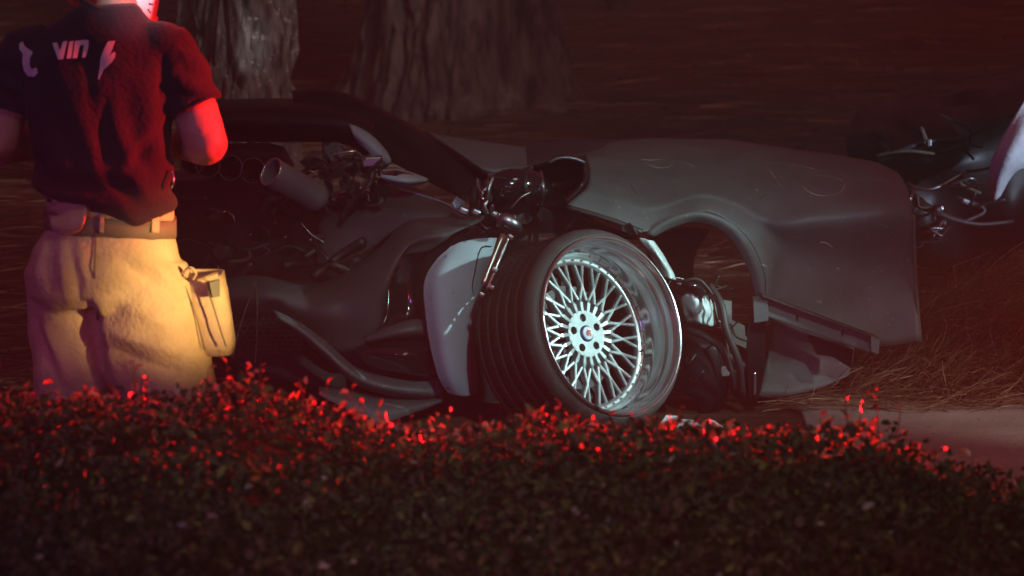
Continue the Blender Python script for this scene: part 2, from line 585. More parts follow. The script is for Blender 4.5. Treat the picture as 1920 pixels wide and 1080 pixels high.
# ------------------------------------------------------------------ wheel
wc = P(1150, 610, 14.55)                                  # centre of the lip plane
nrm = (RT * 0.636 + UP * 0.207 - FW * 0.743).normalized()
wy = (UP - nrm * UP.dot(nrm)).normalized()
wx = wy.cross(nrm)
WM = Matrix.Translation(wc) @ Matrix((wx, wy, nrm)).transposed().to_4x4()
wheel = empty('car_wheel', (wc.x, wc.y, 0.02), 'silver lattice-spoke deep-dish wheel with wide black tyre, ripped out of its arch', 'wheel')
tp = [(0.288, -0.030), (0.297, -0.018), (0.306, -0.015), (0.316, -0.020), (0.326, -0.031), (0.332, -0.043), (0.3345, -0.055)]
zt = -0.055
for g in range(5):
    tp += [(0.3355, zt - 0.002), (0.3355, zt - 0.036), (0.3315, zt - 0.038), (0.3315, zt - 0.045), (0.3355, zt - 0.047)]
    zt -= 0.047
tp += [(0.333, zt - 0.01), (0.322, zt - 0.03), (0.300, zt - 0.035), (0.285, zt - 0.02)]
ty = mk('tyre', lathe_mesh('tyre', tp[:7], 120), MT['rubber_side'], wheel, WM)
mk('tread', lathe_mesh('tread', tp[6:], 160), MT['rubber'], ty, WM @ Matrix.Identity(4))
# sidewall moulding ring and tread sipes
mk('sidewall_ring', lathe_mesh('sidewall_ring', [(0.3065, -0.0155), (0.3075, -0.0128), (0.3095, -0.0135), (0.3105, -0.017)], 120), MT['rubber_side'], ty, WM)
v, f = [], []
for g in range(5):
    z0 = -0.055 - 0.047 * g
    for s in range(84):
        a = 2 * math.pi * (s + 0.5 * (g % 2)) / 84
        da = 0.012
        sk = 0.03 if g % 2 else -0.03
        b = len(v)
        for (aa, zz) in ((a, z0 - 0.003), (a + da, z0 - 0.003), (a + da + sk, z0 - 0.033), (a + sk, z0 - 0.033)):
            v.append((0.3368 * math.cos(aa), 0.3368 * math.sin(aa), zz))
        for (aa, zz) in ((a, z0 - 0.003), (a + da, z0 - 0.003), (a + da + sk, z0 - 0.033), (a + sk, z0 - 0.033)):
            v.append((0.334 * math.cos(aa), 0.334 * math.sin(aa), zz))
        f += [(b, b + 1, b + 2, b + 3), (b, b + 1, b + 5, b + 4), (b + 1, b + 2, b + 6, b + 5), (b + 2, b + 3, b + 7, b + 6), (b + 3, b, b + 4, b + 7)]
tag(mk('tread_block', mesh('tread_block', v, f), MT['rubber'], ty, WM, smooth=False), kind='stuff')
DZ = -0.150
rp_ = [(0.297, -0.020), (0.3015, -0.008), (0.3015, -0.001), (0.2985, 0.003), (0.2935, 0.002), (0.2905, -0.004), (0.2895, -0.014), (0.2835, -0.020), (0.2820, -0.026), (0.2815, -0.050), (0.2770, -0.055), (0.2755, -0.060), (0.2745, -0.088), (0.2700, -0.094), (0.2680, -0.120), (0.2662, DZ + 0.004), (0.262, DZ)]
rim = mk('rim_lip', lathe_mesh('rim_lip', rp_, 160), MT['chrome'], wheel, WM)
mk('rim_ring', lathe_mesh('rim_ring', [(0.262, DZ + 0.0005), (0.258, DZ + 0.003), (0.241, DZ + 0.003), (0.236, DZ - 0.004), (0.236, DZ - 0.022)], 128), MT['alloy'], wheel, WM)
mk('rim_barrel', lathe_mesh('rim_barrel', [(0.2355, DZ - 0.02), (0.232, -0.24), (0.25, -0.30), (0.292, -0.315)], 96), MT['dark_metal'], wheel, WM)
bm = bmesh.new()
bmesh.ops.create_cone(bm, cap_ends=True, segments=6, radius1=0.0046, radius2=0.0040, depth=0.007)
bolt_me = from_bm('bolt', bm)
for k in range(40):
    a = 2 * math.pi * k / 40 + 0.03
    mk('bolt', bolt_me, MT['chrome'], wheel, WM @ Matrix.Translation((0.2505 * math.cos(a), 0.2505 * math.sin(a), DZ + 0.006)), smooth=False)


def spoke_mesh(sign):
    r0, r1 = 0.116, 0.2395
    a1 = R(13.2) * sign
    p0 = Vector((r0, 0.004 * sign, DZ + 0.010))
    p1 = Vector((r1 * math.cos(a1), r1 * math.sin(a1), DZ - 0.004))
    pm = p0.lerp(p1, 0.45) + Vector((0, 0.0015 * sign, 0.004))
    v, f = [], []
    for q, w, dpt in ((p0, 0.0058, 0.024), (p0.lerp(pm, 0.6), 0.0055, 0.022), (pm, 0.0052, 0.020), (p1, 0.0056, 0.018)):
        d = (p1 - p0).normalized()
        s = Vector((-d.y, d.x, 0)).normalized()
        # bevelled crown section
        v += [q - s * w + Vector((0, 0, -dpt)), q - s * w + Vector((0, 0, -0.004)), q - s * w * 0.55, q + s * w * 0.55, q + s * w + Vector((0, 0, -0.004)), q + s * w + Vector((0, 0, -dpt))]
    for i in range(3):
        for j in range(6):
            a, b = i * 6 + j, i * 6 + (j + 1) % 6
            f.append((a, b, b + 6, a + 6))
    f += [(5, 4, 3, 2, 1, 0), (18, 19, 20, 21, 22, 23)]
    return mesh('spoke', v, f)


sp = [spoke_mesh(1), spoke_mesh(-1)]
tipm = mesh('spoke_tip', [(0.072, -0.0045, DZ + 0.015), (0.106, -0.0062, DZ + 0.017), (0.124, 0, DZ + 0.012), (0.106, 0.0062, DZ + 0.017), (0.072, 0.0045, DZ + 0.015),
                          (0.070, -0.008, DZ - 0.006), (0.106, -0.0098, DZ - 0.006), (0.131, 0, DZ - 0.006), (0.106, 0.0098, DZ - 0.006), (0.070, 0.008, DZ - 0.006)],
            [(0, 1, 2, 3, 4), (0, 5, 6, 1), (1, 6, 7, 2), (2, 7, 8, 3), (3, 8, 9, 4), (4, 9, 5, 0)])
for k in range(20):
    rot = Matrix.Rotation(2 * math.pi * k / 20 + 0.05, 4, 'Z')
    for s in sp:
        mk('spoke', s, MT['alloy'], wheel, WM @ rot, smooth=False)
    mk('spoke_tip', tipm, MT['alloy'], wheel, WM @ rot, smooth=False)
# hub face with five lug holes
bm = bmesh.new()


def loop(r, cx=0, cy=0, n=40, z=DZ + 0.014):
    vs_ = [bm.verts.new((cx + r * math.cos(2 * math.pi * i / n), cy + r * math.sin(2 * math.pi * i / n), z)) for i in range(n)]
    return [bm.edges.new((vs_[i], vs_[(i + 1) % n])) for i in range(n)]


ed = loop(0.078, n=60)
lug = []
for k in range(5):
    a = 2 * math.pi * k / 5 + 0.42
    lug.append((0.054 * math.cos(a), 0.054 * math.sin(a)))
    ed += loop(0.0135, *lug[-1], n=20)
bmesh.ops.triangle_fill(bm, use_beauty=True, use_dissolve=False, edges=ed)
me_h = from_bm('hub_face', bm)
if me_h.polygons[0].normal.z < 0: me_h.flip_normals()
hub = mk('hub_face', me_h, MT['alloy'], wheel, WM, smooth=False)
sm = hub.modifiers.new('thick', 'SOLIDIFY')
sm.thickness = 0.02
sm.offset = -1
mk('brake_disc', lathe_mesh('brake_disc', [(0.05, DZ - 0.05), (0.175, DZ - 0.05), (0.178, DZ - 0.06), (0.175, DZ - 0.075), (0.05, DZ - 0.075)], 64), MT['dark_metal'], wheel, WM, smooth=False)
mk('wheel_back', lathe_mesh('wheel_back', [(0.0, DZ - 0.13), (0.235, DZ - 0.13), (0.235, DZ - 0.14), (0, DZ - 0.14)], 48), MT['black_plastic_shade'], wheel, WM, smooth=False)
lugm = lathe_mesh('lug_nut', [(0.0, DZ - 0.006), (0.007, DZ - 0.006), (0.0105, DZ - 0.012), (0.0105, DZ - 0.03)], 6)
for (x, y) in lug:
    mk('lug_nut', lugm, MT['dark_metal'], wheel, WM @ Matrix.Translation((x, y, -0.01)), smooth=False)
cap = mk('centre_cap', lathe_mesh('centre_cap', [(0, DZ + 0.024), (0.024, DZ + 0.022), (0.0275, DZ + 0.018), (0.0285, DZ + 0.010)], 40), MT['cap_blue'], wheel, WM)
mk('cap_disc', lathe_mesh('cap_disc', [(0, DZ + 0.0255), (0.0215, DZ + 0.0245), (0.0218, DZ + 0.022)], 36), MT['cap_white'], cap, WM)
bm = bmesh.new()
for (cx, cy, w, h) in ((-0.004, 0, 0.006, 0.022), (0.003, 0.006, 0.012, 0.006), (0.003, -0.001, 0.010, 0.005), (0.006, -0.0075, 0.006, 0.008), (-0.0095, -0.002, 0.004, 0.012)):
    box_bm(bm, (w, h, 0.0016), Matrix.Translation((cx, cy, DZ + 0.0262)), 0.0004)
mk('cap_emblem', from_bm('cap_emblem', bm), MT['cap_red'], cap, WM, smooth=False)
box('valve_stem', (0.006, 0.006, 0.02), (0, 0, 0), MT['rubber'], wheel, bevel=0.001).matrix_basis = WM @ Matrix.Translation((0.236, -0.06, DZ + 0.012))

# ------------------------------------------------------------------ wrecked car
car = empty('wrecked_car', P(1250, 745, 15.3) * 1.0, 'dark grey sports car torn apart, its fender, bumper and wing lying by the trees', 'car')
PA = MT['paint']
PD = MT['paint_dark']
# fender shell: columns left to right, five points from the far top edge down to the cut lower edge
cols_ = [
    [(1098, 279, 15.95), (1098, 292, 15.45), (1106, 322, 15.24), (1100, 352, 15.16), (1064, 383, 15.10)],
    [(1160, 266, 16.00), (1160, 284, 15.50), (1160, 322, 15.24), (1156, 366, 15.13), (1135, 408, 15.07)],
    [(1232, 261, 16.02), (1232, 281, 15.52), (1228, 326, 15.24), (1220, 380, 15.11), (1212, 434, 15.04)],
    [(1312, 261, 16.02), (1312, 282, 15.52), (1312, 318, 15.24), (1312, 358, 15.10), (1311, 397, 15.03)],
    [(1385, 266, 16.02), (1385, 288, 15.52), (1385, 332, 15.23), (1380, 374, 15.10), (1368, 416, 15.03)],
    [(1440, 273, 16.02), (1440, 296, 15.52), (1438, 345, 15.22), (1430, 400, 15.09), (1408, 458, 15.04)],
    [(1490, 281, 16.00), (1490, 304, 15.50), (1486, 352, 15.21), (1474, 412, 15.06), (1434, 520, 15.07)],
    [(1540, 288, 15.98), (1540, 312, 15.48), (1534, 358, 15.20), (1520, 412, 15.05), (1446, 600, 15.10)],
    [(1595, 297, 15.95), (1597, 320, 15.46), (1594, 362, 15.20), (1590, 408, 15.05), (1560, 640, 15.16)],
    [(1645, 306, 15.92), (1652, 332, 15.44), (1656, 366, 15.20), (1658, 404, 15.05), (1655, 650, 15.18)],
    [(1682, 322, 15.90), (1697, 346, 15.44), (1706, 372, 15.24), (1711, 402, 15.10), (1725, 640, 15.16)]]
rows_ = [[c[i] for c in cols_] for i in range(5)]
# extra rows below the crease: the side falls away into a shallow scoop
lo = []
for c in cols_:
    a, b = c[3], c[4]
    k = max(0.0, min(1.0, (b[1] - 460) / 160))
    lo.append((a[0] * .60 + b[0] * .40, a[1] * .60 + b[1] * .40, a[2] * .6 + b[2] * .4 + 0.075 * k))
lo1 = [(a[0] * .93 + b[0] * .07, a[1] * .93 + b[1] * .07, a[2] + 0.004) for a, b in zip(rows_[3], lo)]
fender = patch('fender', rows_[:4] + [lo, rows_[4]], PA, car, 0.006, 7, 9, 0.015, 6.5)
tube('fender_edge', smooth_path(px([(1713, 404, 15.11), (1715, 470, 15.14), (1718, 540, 15.18), (1726, 642, 15.17)]), 5), 0.006, PA, fender, 8, smooth=False)
outer = [(1211, 437, 15.035), (1256, 409, 15.03), (1311, 397, 15.025), (1368, 416, 15.025), (1408, 458, 15.035), (1434, 520, 15.065), (1446, 600, 15.095)]
mid = [(1216, 441, 15.032), (1258, 416, 15.027), (1311, 405, 15.022), (1362, 424, 15.022), (1398, 466, 15.032), (1422, 524, 15.062), (1434, 600, 15.092)]
inner = [(1222, 446, 15.05), (1262, 426, 15.05), (1310, 417, 15.05), (1354, 435, 15.05), (1388, 474, 15.06), (1410, 528, 15.09), (1423, 600, 15.12)]
patch('arch_lip', [outer, mid, inner], PA, fender, 0.004, 6, 4)
# lower side behind the arch
patch('sill_panel', [[(1446, 602, 15.13), (1500, 612, 15.16), (1550, 628, 15.18), (1602, 645, 15.2)],
                     [(1440, 668, 15.15), (1495, 672, 15.17), (1545, 676, 15.19), (1598, 680, 15.2)],
                     [(1420, 742, 15.10), (1480, 738, 15.12), (1535, 728, 15.14), (1590, 705, 15.17)]], PA, car, 0.006, 6, 6, 0.014, 9)
# dented dark oval mouth at the left of the fender
patch('intake_lip', [[(1030, 300, 15.2), (1062, 291, 15.2), (1092, 298, 15.2), (1102, 318, 15.2), (1098, 345, 15.16), (1066, 384, 15.12)],
                     [(1036, 305, 15.17), (1064, 298, 15.17), (1088, 304, 15.17), (1095, 320, 15.17), (1090, 344, 15.13), (1060, 378, 15.10)],
                     [(1040, 312, 15.3), (1062, 306, 15.3), (1080, 311, 15.3), (1086, 324, 15.3), (1080, 344, 15.3), (1052, 372, 15.25)]], MT['black_gloss'], car, 0.004, 6, 4)
patch('intake_bowl', [[(1000, 310, 15.34), (1050, 300, 15.36), (1095, 312, 15.36)], [(1000, 345, 15.5), (1045, 345, 15.55), (1092, 345, 15.4)], [(1000, 385, 15.34), (1035, 385, 15.34), (1070, 380, 15.3)]], MT['black_plastic_shade'], car, 0.004)
# bonnet skin between the two halves
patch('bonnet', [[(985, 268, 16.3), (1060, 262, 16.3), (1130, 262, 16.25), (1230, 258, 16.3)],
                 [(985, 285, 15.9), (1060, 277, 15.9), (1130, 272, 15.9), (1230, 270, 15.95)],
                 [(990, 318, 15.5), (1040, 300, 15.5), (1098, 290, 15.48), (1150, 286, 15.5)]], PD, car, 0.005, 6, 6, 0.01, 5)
tube('bent_strip', smooth_path(px([(1062, 388, 15.0), (1110, 402, 14.98), (1160, 418, 14.96), (1205, 436, 14.95)]), 4), 0.010, MT['dark_metal'], car, 8, smooth=False)
tube('chrome_strip', smooth_path(px([(1030, 305, 15.15), (1050, 296, 15.14), (1075, 297, 15.14), (1098, 305, 15.14)]), 4), [0.005] * 13, MT['steel_dull'], car, 8, smooth=False)

# sill beam thrown out below the fender
bA, bB = P(1420, 570, 14.93), P(1642, 648, 14.98)
sill = beam('sill_beam', bA, bB, 0.05, 0.058, PA, car, bevel=0.006)
beam('beam_flange', P(1425, 552, 14.90), P(1642, 632, 14.95), 0.075, 0.008, MT['dark_metal'], sill, bevel=0.002)
plate('beam_bracket', px([(1412, 556, 14.9), (1440, 560, 14.9), (1440, 600, 14.9), (1414, 604, 14.9)]), 0.03, PA, sill)
for (bx, by) in ((1495, 594), (1580, 624)):
    plate('beam_slot', px([(bx - 2, by - 5, 14.912), (bx + 2, by - 4, 14.912), (bx + 2, by + 5, 14.912), (bx - 2, by + 4, 14.912)]), 0.008, MT['black_plastic_shade'], sill)
plate('beam_end', px([(1632, 628, 14.93), (1648, 636, 14.93), (1646, 662, 14.93), (1632, 656, 14.93)]), 0.06, PA, sill)
plate('dark_gap', px([(1512, 625, 15.02), (1600, 655, 15.02), (1596, 690, 15.02), (1560, 668, 15.02), (1530, 664, 15.02)]), 0.02, MT['black_plastic_shade'], car)  # black plate standing in for the dark gap below the beam

# crushed machinery inside the arch
patch('foil_sheet', [[(1196, 447, 15.0), (1216, 450, 14.98), (1226, 452, 15.0)], [(1212, 470, 15.02), (1230, 474, 14.96), (1246, 482, 15.02)], [(1226, 498, 15.02), (1248, 500, 14.97), (1262, 512, 15.02)], [(1240, 520, 15.05), (1258, 524, 15.0), (1268, 530, 15.05)]], MT['foil'], car, 0.003, 4, 4, 0.02, 22)
patch('heat_shield', [[(1268, 540, 14.95), (1300, 536, 14.9), (1322, 545, 14.95), (1330, 552, 15.0)],
                      [(1272, 562, 14.95), (1300, 560, 14.86), (1326, 566, 14.93), (1336, 572, 15.0)],
                      [(1280, 585, 14.95), (1306, 583, 14.88), (1330, 588, 14.93), (1340, 590, 15.0)],
                      [(1286, 602, 14.98), (1310, 608, 14.92), (1332, 612, 14.95), (1342, 610, 15.0)]], MT['foil'], car, 0.003, 5, 5, 0.022, 20)
patch('crushed_cover', [[(1264, 536, 14.95), (1286, 522, 14.88), (1318, 526, 14.88), (1336, 545, 14.95)],
                        [(1268, 545, 14.9), (1290, 536, 14.82), (1318, 540, 14.83), (1335, 556, 14.9)],
                        [(1274, 552, 14.93), (1296, 550, 14.86), (1316, 556, 14.87), (1330, 566, 14.92)]], MT['black_gloss'], car, 0.004, 5, 5, 0.03, 22)
plate('bracket_plate', px([(1346, 560, 15.05), (1372, 565, 15.05), (1372, 600, 15.05), (1396, 610, 15.05), (1398, 632, 15.05), (1352, 618, 15.05)]), 0.008, MT['bracket'], car)
plate('bracket_plate', px([(1366, 622, 15.02), (1404, 632, 15.02), (1406, 656, 15.02), (1380, 645, 15.02)]), 0.008, MT['bracket'], car)
plate('wheel_well_post', px([(1406, 590, 15.0), (1436, 594, 15.0), (1434, 690, 15.0), (1422, 745, 15.0), (1404, 745, 15.0), (1400, 650, 15.0)]), 0.05, MT['black_plastic_shade'], car)
beam('post_rod', P(1415, 698, 14.93), P(1415, 740, 14.93), 0.010, 0.010, MT['chrome'], car, up=Vector((0, 1, 0)), bevel=0.003)
dc = P(1318, 690, 15.06)
tube('air_spring', [dc + Vector((-0.02, 0, -0.10)), dc + Vector((-.01, 0, -0.08)), dc + Vector((0, 0, 0.08)), dc + Vector((0.005, 0, 0.105))], [0.07, 0.095, 0.095, 0.07], MT['black_plastic_shade'], car, 28)
tube('coolant_hose', px([(1330, 535, 14.88), (1352, 570, 14.84), (1362, 620, 14.82), (1385, 680, 14.84), (1392, 742, 14.9)]), 0.013, MT['hose'], car, 10)
tube('coolant_hose', px([(1285, 618, 14.9), (1320, 630, 14.86), (1352, 655, 14.86), (1372, 700, 14.9), (1376, 730, 14.95)]), 0.011, MT['hose'], car, 10)
tube('brake_line', px([(1340, 556, 14.95), (1346, 590, 14.92), (1362, 640, 14.92), (1368, 700, 14.95)]), 0.004, MT['brass'], car, 6)
tube('wiring', px([(1240, 520, 15.0), (1275, 528, 14.86), (1310, 524, 14.84), (1340, 560, 14.86), (1350, 600, 14.9)]), 0.005, MT['hose'], car, 6)
tube('control_arm', px([(1290, 640, 15.05), (1350, 660, 15.0), (1400, 690, 15.0)]), 0.02, MT['dark_metal'], car, 10)
box('ball_joint', (0.03, 0.03, 0.035), P(1360, 696, 14.9), MT['bracket'], car, bevel=0.008)
patch('inner_fender', [[(1215, 445, 15.5), (1290, 425, 15.65), (1330, 430, 15.7)], [(1215, 500, 15.5), (1270, 500, 15.6), (1300, 505, 15.6)], [(1230, 620, 15.4), (1280, 640, 15.4), (1330, 690, 15.4)]], MT['black_plastic_shade'], car, 0.005, 5, 5, 0.02, 8)

# strut with two rods and joint above the tyre
tube('strut_tube', px([(944, 440, 14.62), (921, 496, 14.58), (906, 534, 14.56)]), 0.0105, MT['brass'], car, 12)
tube('strut_rod', px([(955, 440, 14.60), (932, 498, 14.56), (912, 545, 14.54)]), 0.0065, MT['chrome'], car, 10)
for q in ((957, 444), (927, 505), (921, 538), (903, 552)):
    box('strut_clip', (0.022, 0.025, 0.016), P(q[0], q[1], 14.55), MT['steel'], car, Matrix.Rotation(0.5, 4, 'Y'), 0.004)
tube('strut_mount', px([(935, 425, 14.75), (945, 412, 14.75), (962, 420, 14.75), (972, 430, 14.78)]), [0.012, 0.022, 0.022, 0.014], MT['steel'], car, 14)
tube('charge_pipe', px([(915, 372, 15.05), (945, 352, 15.0), (985, 348, 15.02), (1012, 356, 15.1)]), [0.05, 0.058, 0.056, 0.05], MT['black_gloss'], car, 26)
tube('clamp', px([(986, 320, 15.0), (985, 350, 14.95), (986, 380, 15.0)]), 0.009, MT['dark_metal'], car, 8)
tube('clamp', px([(1014, 322, 15.06), (1018, 350, 15.0), (1014, 384, 15.04)]), 0.006, MT['steel'], car, 8)
patch('inner_wing', [[(880, 330, 15.6), (960, 330, 15.6), (1060, 340, 15.6)], [(880, 390, 15.5), (960, 395, 15.5), (1090, 400, 15.4)], [(880, 440, 15.4), (970, 440, 15.35), (1210, 450, 15.4)]], MT['black_plastic_shade'], car, 0.005, 6, 5, 0.03, 9)
random.seed(31)
for k in range(9):       # twisted linkages round the strut top
    a = (random.uniform(895, 925), random.uniform(330, 372), random.uniform(14.85, 15.05))
    b = (a[0] + random.uniform(-14, 22), a[1] + random.uniform(25, 55), a[2] + random.uniform(-.06, .06))
    tube('linkage', px([a, ((a[0] + b[0]) / 2 + random.uniform(-9, 9), (a[1] + b[1]) / 2, a[2] - 0.02), b]), random.choice([0.004, 0.006, 0.0075]), MT[random.choice(['steel', 'chrome', 'dark_metal'])], car, 8)
for q in ((893, 398, 14.95, 0.018), (870, 396, 14.98, 0.022), (928, 402, 14.9, 0.016), (940, 408, 14.8, 0.02)):
    box('linkage_joint', (q[3] * 1.8, q[3] * 2, q[3] * 1.3), P(*q[:3]), MT['steel'], car, Matrix.Rotation(0.4, 4, 'Y'), q[3] * 0.4)

# pale side panel of the bumper, next to the tyre
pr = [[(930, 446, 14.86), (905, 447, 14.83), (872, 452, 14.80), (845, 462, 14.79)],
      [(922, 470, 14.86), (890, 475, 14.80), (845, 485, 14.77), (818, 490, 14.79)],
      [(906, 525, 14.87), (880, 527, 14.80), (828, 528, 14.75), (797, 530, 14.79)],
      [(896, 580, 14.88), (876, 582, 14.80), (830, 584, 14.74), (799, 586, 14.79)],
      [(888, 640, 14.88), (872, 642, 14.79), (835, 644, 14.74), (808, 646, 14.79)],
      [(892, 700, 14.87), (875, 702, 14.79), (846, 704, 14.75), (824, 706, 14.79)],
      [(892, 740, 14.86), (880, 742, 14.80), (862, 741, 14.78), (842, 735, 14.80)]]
pale = patch('bumper_side_panel', pr, MT['paint_lit'], car, 0.012, 14, 10)  # grey made paler for the light the panel faces
bv_p = BVHTree.FromPolygons([v.co.copy() for v in pale.data.vertices], [tuple(p.vertices) for p in pale.data.polygons])


def on_bvh(bv_, x_, y_, off=0.004):
    d = (P(x_, y_, 15) - CAM).normalized()
    hit = bv_.ray_cast(CAM, d)
    return None if hit[0] is None else hit[0] - d * off


seam = smooth_path([Vector((a, b, 0)) for a, b in ((920, 462), (904, 464), (896, 480), (890, 510), (885, 538), (888, 552), (893, 562))], 6)
seam = [on_bvh(bv_p, q.x, q.y, 0.008) for q in seam]
tube('panel_seam', [q for q in seam if q is not None], 0.0028, MT['black_plastic_shade'], pale, 6, smooth=False)

# dark bumper shell
bt = [(412, 524), (450, 518), (495, 517), (545, 527), (600, 531), (655, 508), (715, 462), (765, 416), (835, 407), (910, 404)]
bl = [(400, 590), (450, 588), (505, 586), (545, 606), (590, 636), (640, 660), (700, 640), (722, 560), (735, 490), (800, 470)]
r1, r2, r3, r4 = [], [], [], []
for i, (a, b) in enumerate(zip(bt, bl)):
    ya = 15.15 - 0.02 * i if i < 6 else 15.03
    r1.append((a[0], a[1], ya + 0.16))
    r2.append((a[0] * .92 + b[0] * .08, a[1] * .92 + b[1] * .08 + 3, ya))
    r3.append((a[0] * .5 + b[0] * .5, a[1] * .5 + b[1] * .5, ya - 0.085))
    r4.append((b[0], b[1], ya - 0.05))
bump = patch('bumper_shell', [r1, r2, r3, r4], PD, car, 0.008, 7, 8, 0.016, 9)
patch('bumper_cheek', [[(735, 470, 15.06), (770, 440, 15.04), (840, 425, 15.0), (925, 425, 14.95)],
                       [(725, 530, 15.02), (765, 515, 15.05), (800, 510, 15.02), (870, 510, 14.98)],
                       [(722, 590, 14.98), (765, 590, 15.03), (805, 590, 15.0), (860, 590, 14.98)],
                       [(690, 640, 14.92), (750, 625, 14.93), (810, 618, 14.95), (860, 615, 14.96)]], MT['black_gloss'], bump, 0.006, 6, 6)
patch('bumper_ridge', [[(682, 632, 14.88), (730, 612, 14.86), (770, 600, 14.86), (812, 598, 14.88)], [(684, 640, 14.86), (735, 628, 14.83), (775, 622, 14.83), (815, 622, 14.86)], [(690, 648, 14.92), (740, 642, 14.9), (780, 638, 14.9), (820, 640, 14.92)]], PD, bump, 0.006, 6, 4)
# blade sweeping below the mouth
patch('bumper_blade', [[(512, 582, 14.95), (560, 605, 14.92), (610, 640, 14.90), (640, 668, 14.90), (668, 690, 14.92), (715, 705, 14.93), (775, 712, 14.93), (826, 716, 14.92)],
                       [(522, 596, 14.90), (566, 622, 14.87), (612, 660, 14.84), (645, 690, 14.83), (682, 712, 14.84), (730, 726, 14.86), (785, 733, 14.88), (830, 735, 14.90)],
                       [(530, 602, 14.96), (575, 640, 14.93), (625, 684, 14.90), (660, 715, 14.89), (696, 732, 14.90), (740, 742, 14.91), (790, 747, 14.92), (832, 748, 14.93)]], PA, bump, 0.008, 6, 5)
patch('lamp_lens', [[(668, 652, 14.93), (710, 640, 14.88), (760, 640, 14.86), (816, 632, 14.90)], [(674, 668, 14.88), (715, 664, 14.82), (765, 668, 14.80), (818, 668, 14.86)], [(690, 690, 14.92), (730, 694, 14.88), (775, 702, 14.87), (822, 706, 14.9)]], MT['black_gloss'], bump, 0.006, 8, 8)
patch('splitter', [[(598, 726, 14.95), (650, 730, 14.98), (710, 742, 15.0), (770, 746, 15.0), (828, 745, 15.0)],
                   [(598, 738, 14.80), (655, 748, 14.78), (712, 762, 14.76), (772, 762, 14.80), (829, 750, 14.88)],
                   [(604, 744, 14.78), (660, 772, 14.74), (708, 796, 14.72), (764, 778, 14.77), (829, 754, 14.88)]], PA, car, 0.008, 6, 5, 0.004, 8)
patch('tyre_gap_sheet', [[(850, 430, 15.32), (930, 425, 15.32), (1010, 430, 15.32)], [(850, 600, 15.30), (930, 600, 15.32), (1010, 600, 15.32)], [(850, 775, 15.25), (930, 775, 15.25), (1010, 775, 15.25)]], MT['black_plastic_shade'], car, 0.006)  # added black sheet, keeps the gap beside the tyre dark
patch('bumper_gap_sheet', [[(430, 545, 15.42), (600, 560, 15.4), (730, 540, 15.36), (860, 530, 15.34)], [(430, 640, 15.40), (600, 660, 15.36), (730, 660, 15.33), (860, 660, 15.3)], [(430, 760, 15.3), (600, 770, 15.28), (730, 780, 15.26), (860, 780, 15.24)]], MT['black_plastic_shade'], car, 0.006)  # added black sheet, keeps the gap behind the bumper dark
patch('underbody', [[(420, 600, 15.25), (560, 640, 15.2), (700, 720, 15.15), (900, 740, 15.1)], [(420, 690, 15.2), (560, 720, 15.15), (700, 760, 15.1), (900, 775, 15.05)]], MT['black_plastic_shade'], car, 0.006)
# hexagon mesh in the mouth of the bumper
bm = bmesh.new()
for r_ in range(9):
    for c_ in range(11):
        cx, cy = 440 + c_ * 12 + (6 if r_ % 2 else 0), 588 + r_ * 9
        if cy > 592 + (cx - 430) * 0.85 + 60: continue
        ring = [P(cx + 6.6 * math.cos(R(60 * k + 30)), cy + 5.6 * math.sin(R(60 * k + 30)), 15.10) for k in range(6)]
        ring2 = [P(cx + 4.7 * math.cos(R(60 * k + 30)), cy + 3.8 * math.sin(R(60 * k + 30)), 15.10) for k in range(6)]
        a = [bm.verts.new(p) for p in ring]
        b = [bm.verts.new(p) for p in ring2]
        for k in range(6):
            bm.faces.new((a[k], a[(k + 1) % 6], b[(k + 1) % 6], b[k]))
me = from_bm('grille_mesh', bm)
o = tag(mk('grille_mesh', me, MT['black_plastic_shade'], bump, smooth=False), kind='stuff')
m = o.modifiers.new('thick', 'SOLIDIFY')
m.thickness = 0.01

# wing, deck and door remains above the engine
wing = patch('wing', [[(395, 192, 16.1), (470, 190, 16.1), (545, 190, 16.1), (640, 200, 16.05), (700, 225, 15.95)],
                      [(395, 205, 15.75), (470, 204, 15.75), (545, 205, 15.75), (640, 215, 15.72), (700, 240, 15.7)],
                      [(400, 235, 15.68), (470, 235, 15.68), (545, 236, 15.68), (640, 242, 15.66), (700, 262, 15.64)],
                      [(400, 260, 15.80), (470, 261, 15.80), (545, 262, 15.80), (640, 264, 15.78), (690, 290, 15.75)]], MT['black_plastic_shade'], car, 0.02, 6, 6)  # black stands in for the shade on the wing
patch('deck_panel', [[(548, 172, 16.2), (590, 166, 16.2), (640, 175, 16.15), (700, 198, 16.1), (770, 236, 16.0), (840, 278, 15.9), (912, 326, 15.7)],
                     [(548, 176, 16.0), (592, 172, 16.0), (642, 183, 15.95), (700, 208, 15.9), (768, 246, 15.82), (836, 288, 15.75), (906, 334, 15.6)],
                     [(556, 205, 15.9), (600, 210, 15.9), (650, 222, 15.88), (700, 250, 15.85), (760, 285, 15.8), (820, 318, 15.7), (885, 352, 15.55)],
                     [(570, 240, 15.9), (610, 245, 15.9), (655, 255, 15.88), (700, 285, 15.85), (750, 312, 15.8), (810, 345, 15.7), (870, 372, 15.5)]], MT['black_plastic_shade'], car, 0.01, 6, 6, 0.004, 4)  # deck blackened too, its shade put into the colour
tube('deck_edge', smooth_path(px([(600, 167, 16.17), (640, 176, 16.12), (700, 199, 16.07), (770, 237, 15.97), (840, 279, 15.87), (912, 327, 15.68)]), 4), 0.004, MT['steel_dull'], car, 6, smooth=False)
patch('rear_quarter_skin', [[(800, 248, 15.95), (860, 258, 15.95), (930, 268, 15.93), (985, 276, 15.9)], [(838, 272, 15.75), (880, 282, 15.72), (935, 292, 15.7), (988, 298, 15.72)], [(905, 318, 15.5), (925, 322, 15.48), (955, 318, 15.5), (988, 312, 15.55)]], PA, car, 0.006, 6, 6)
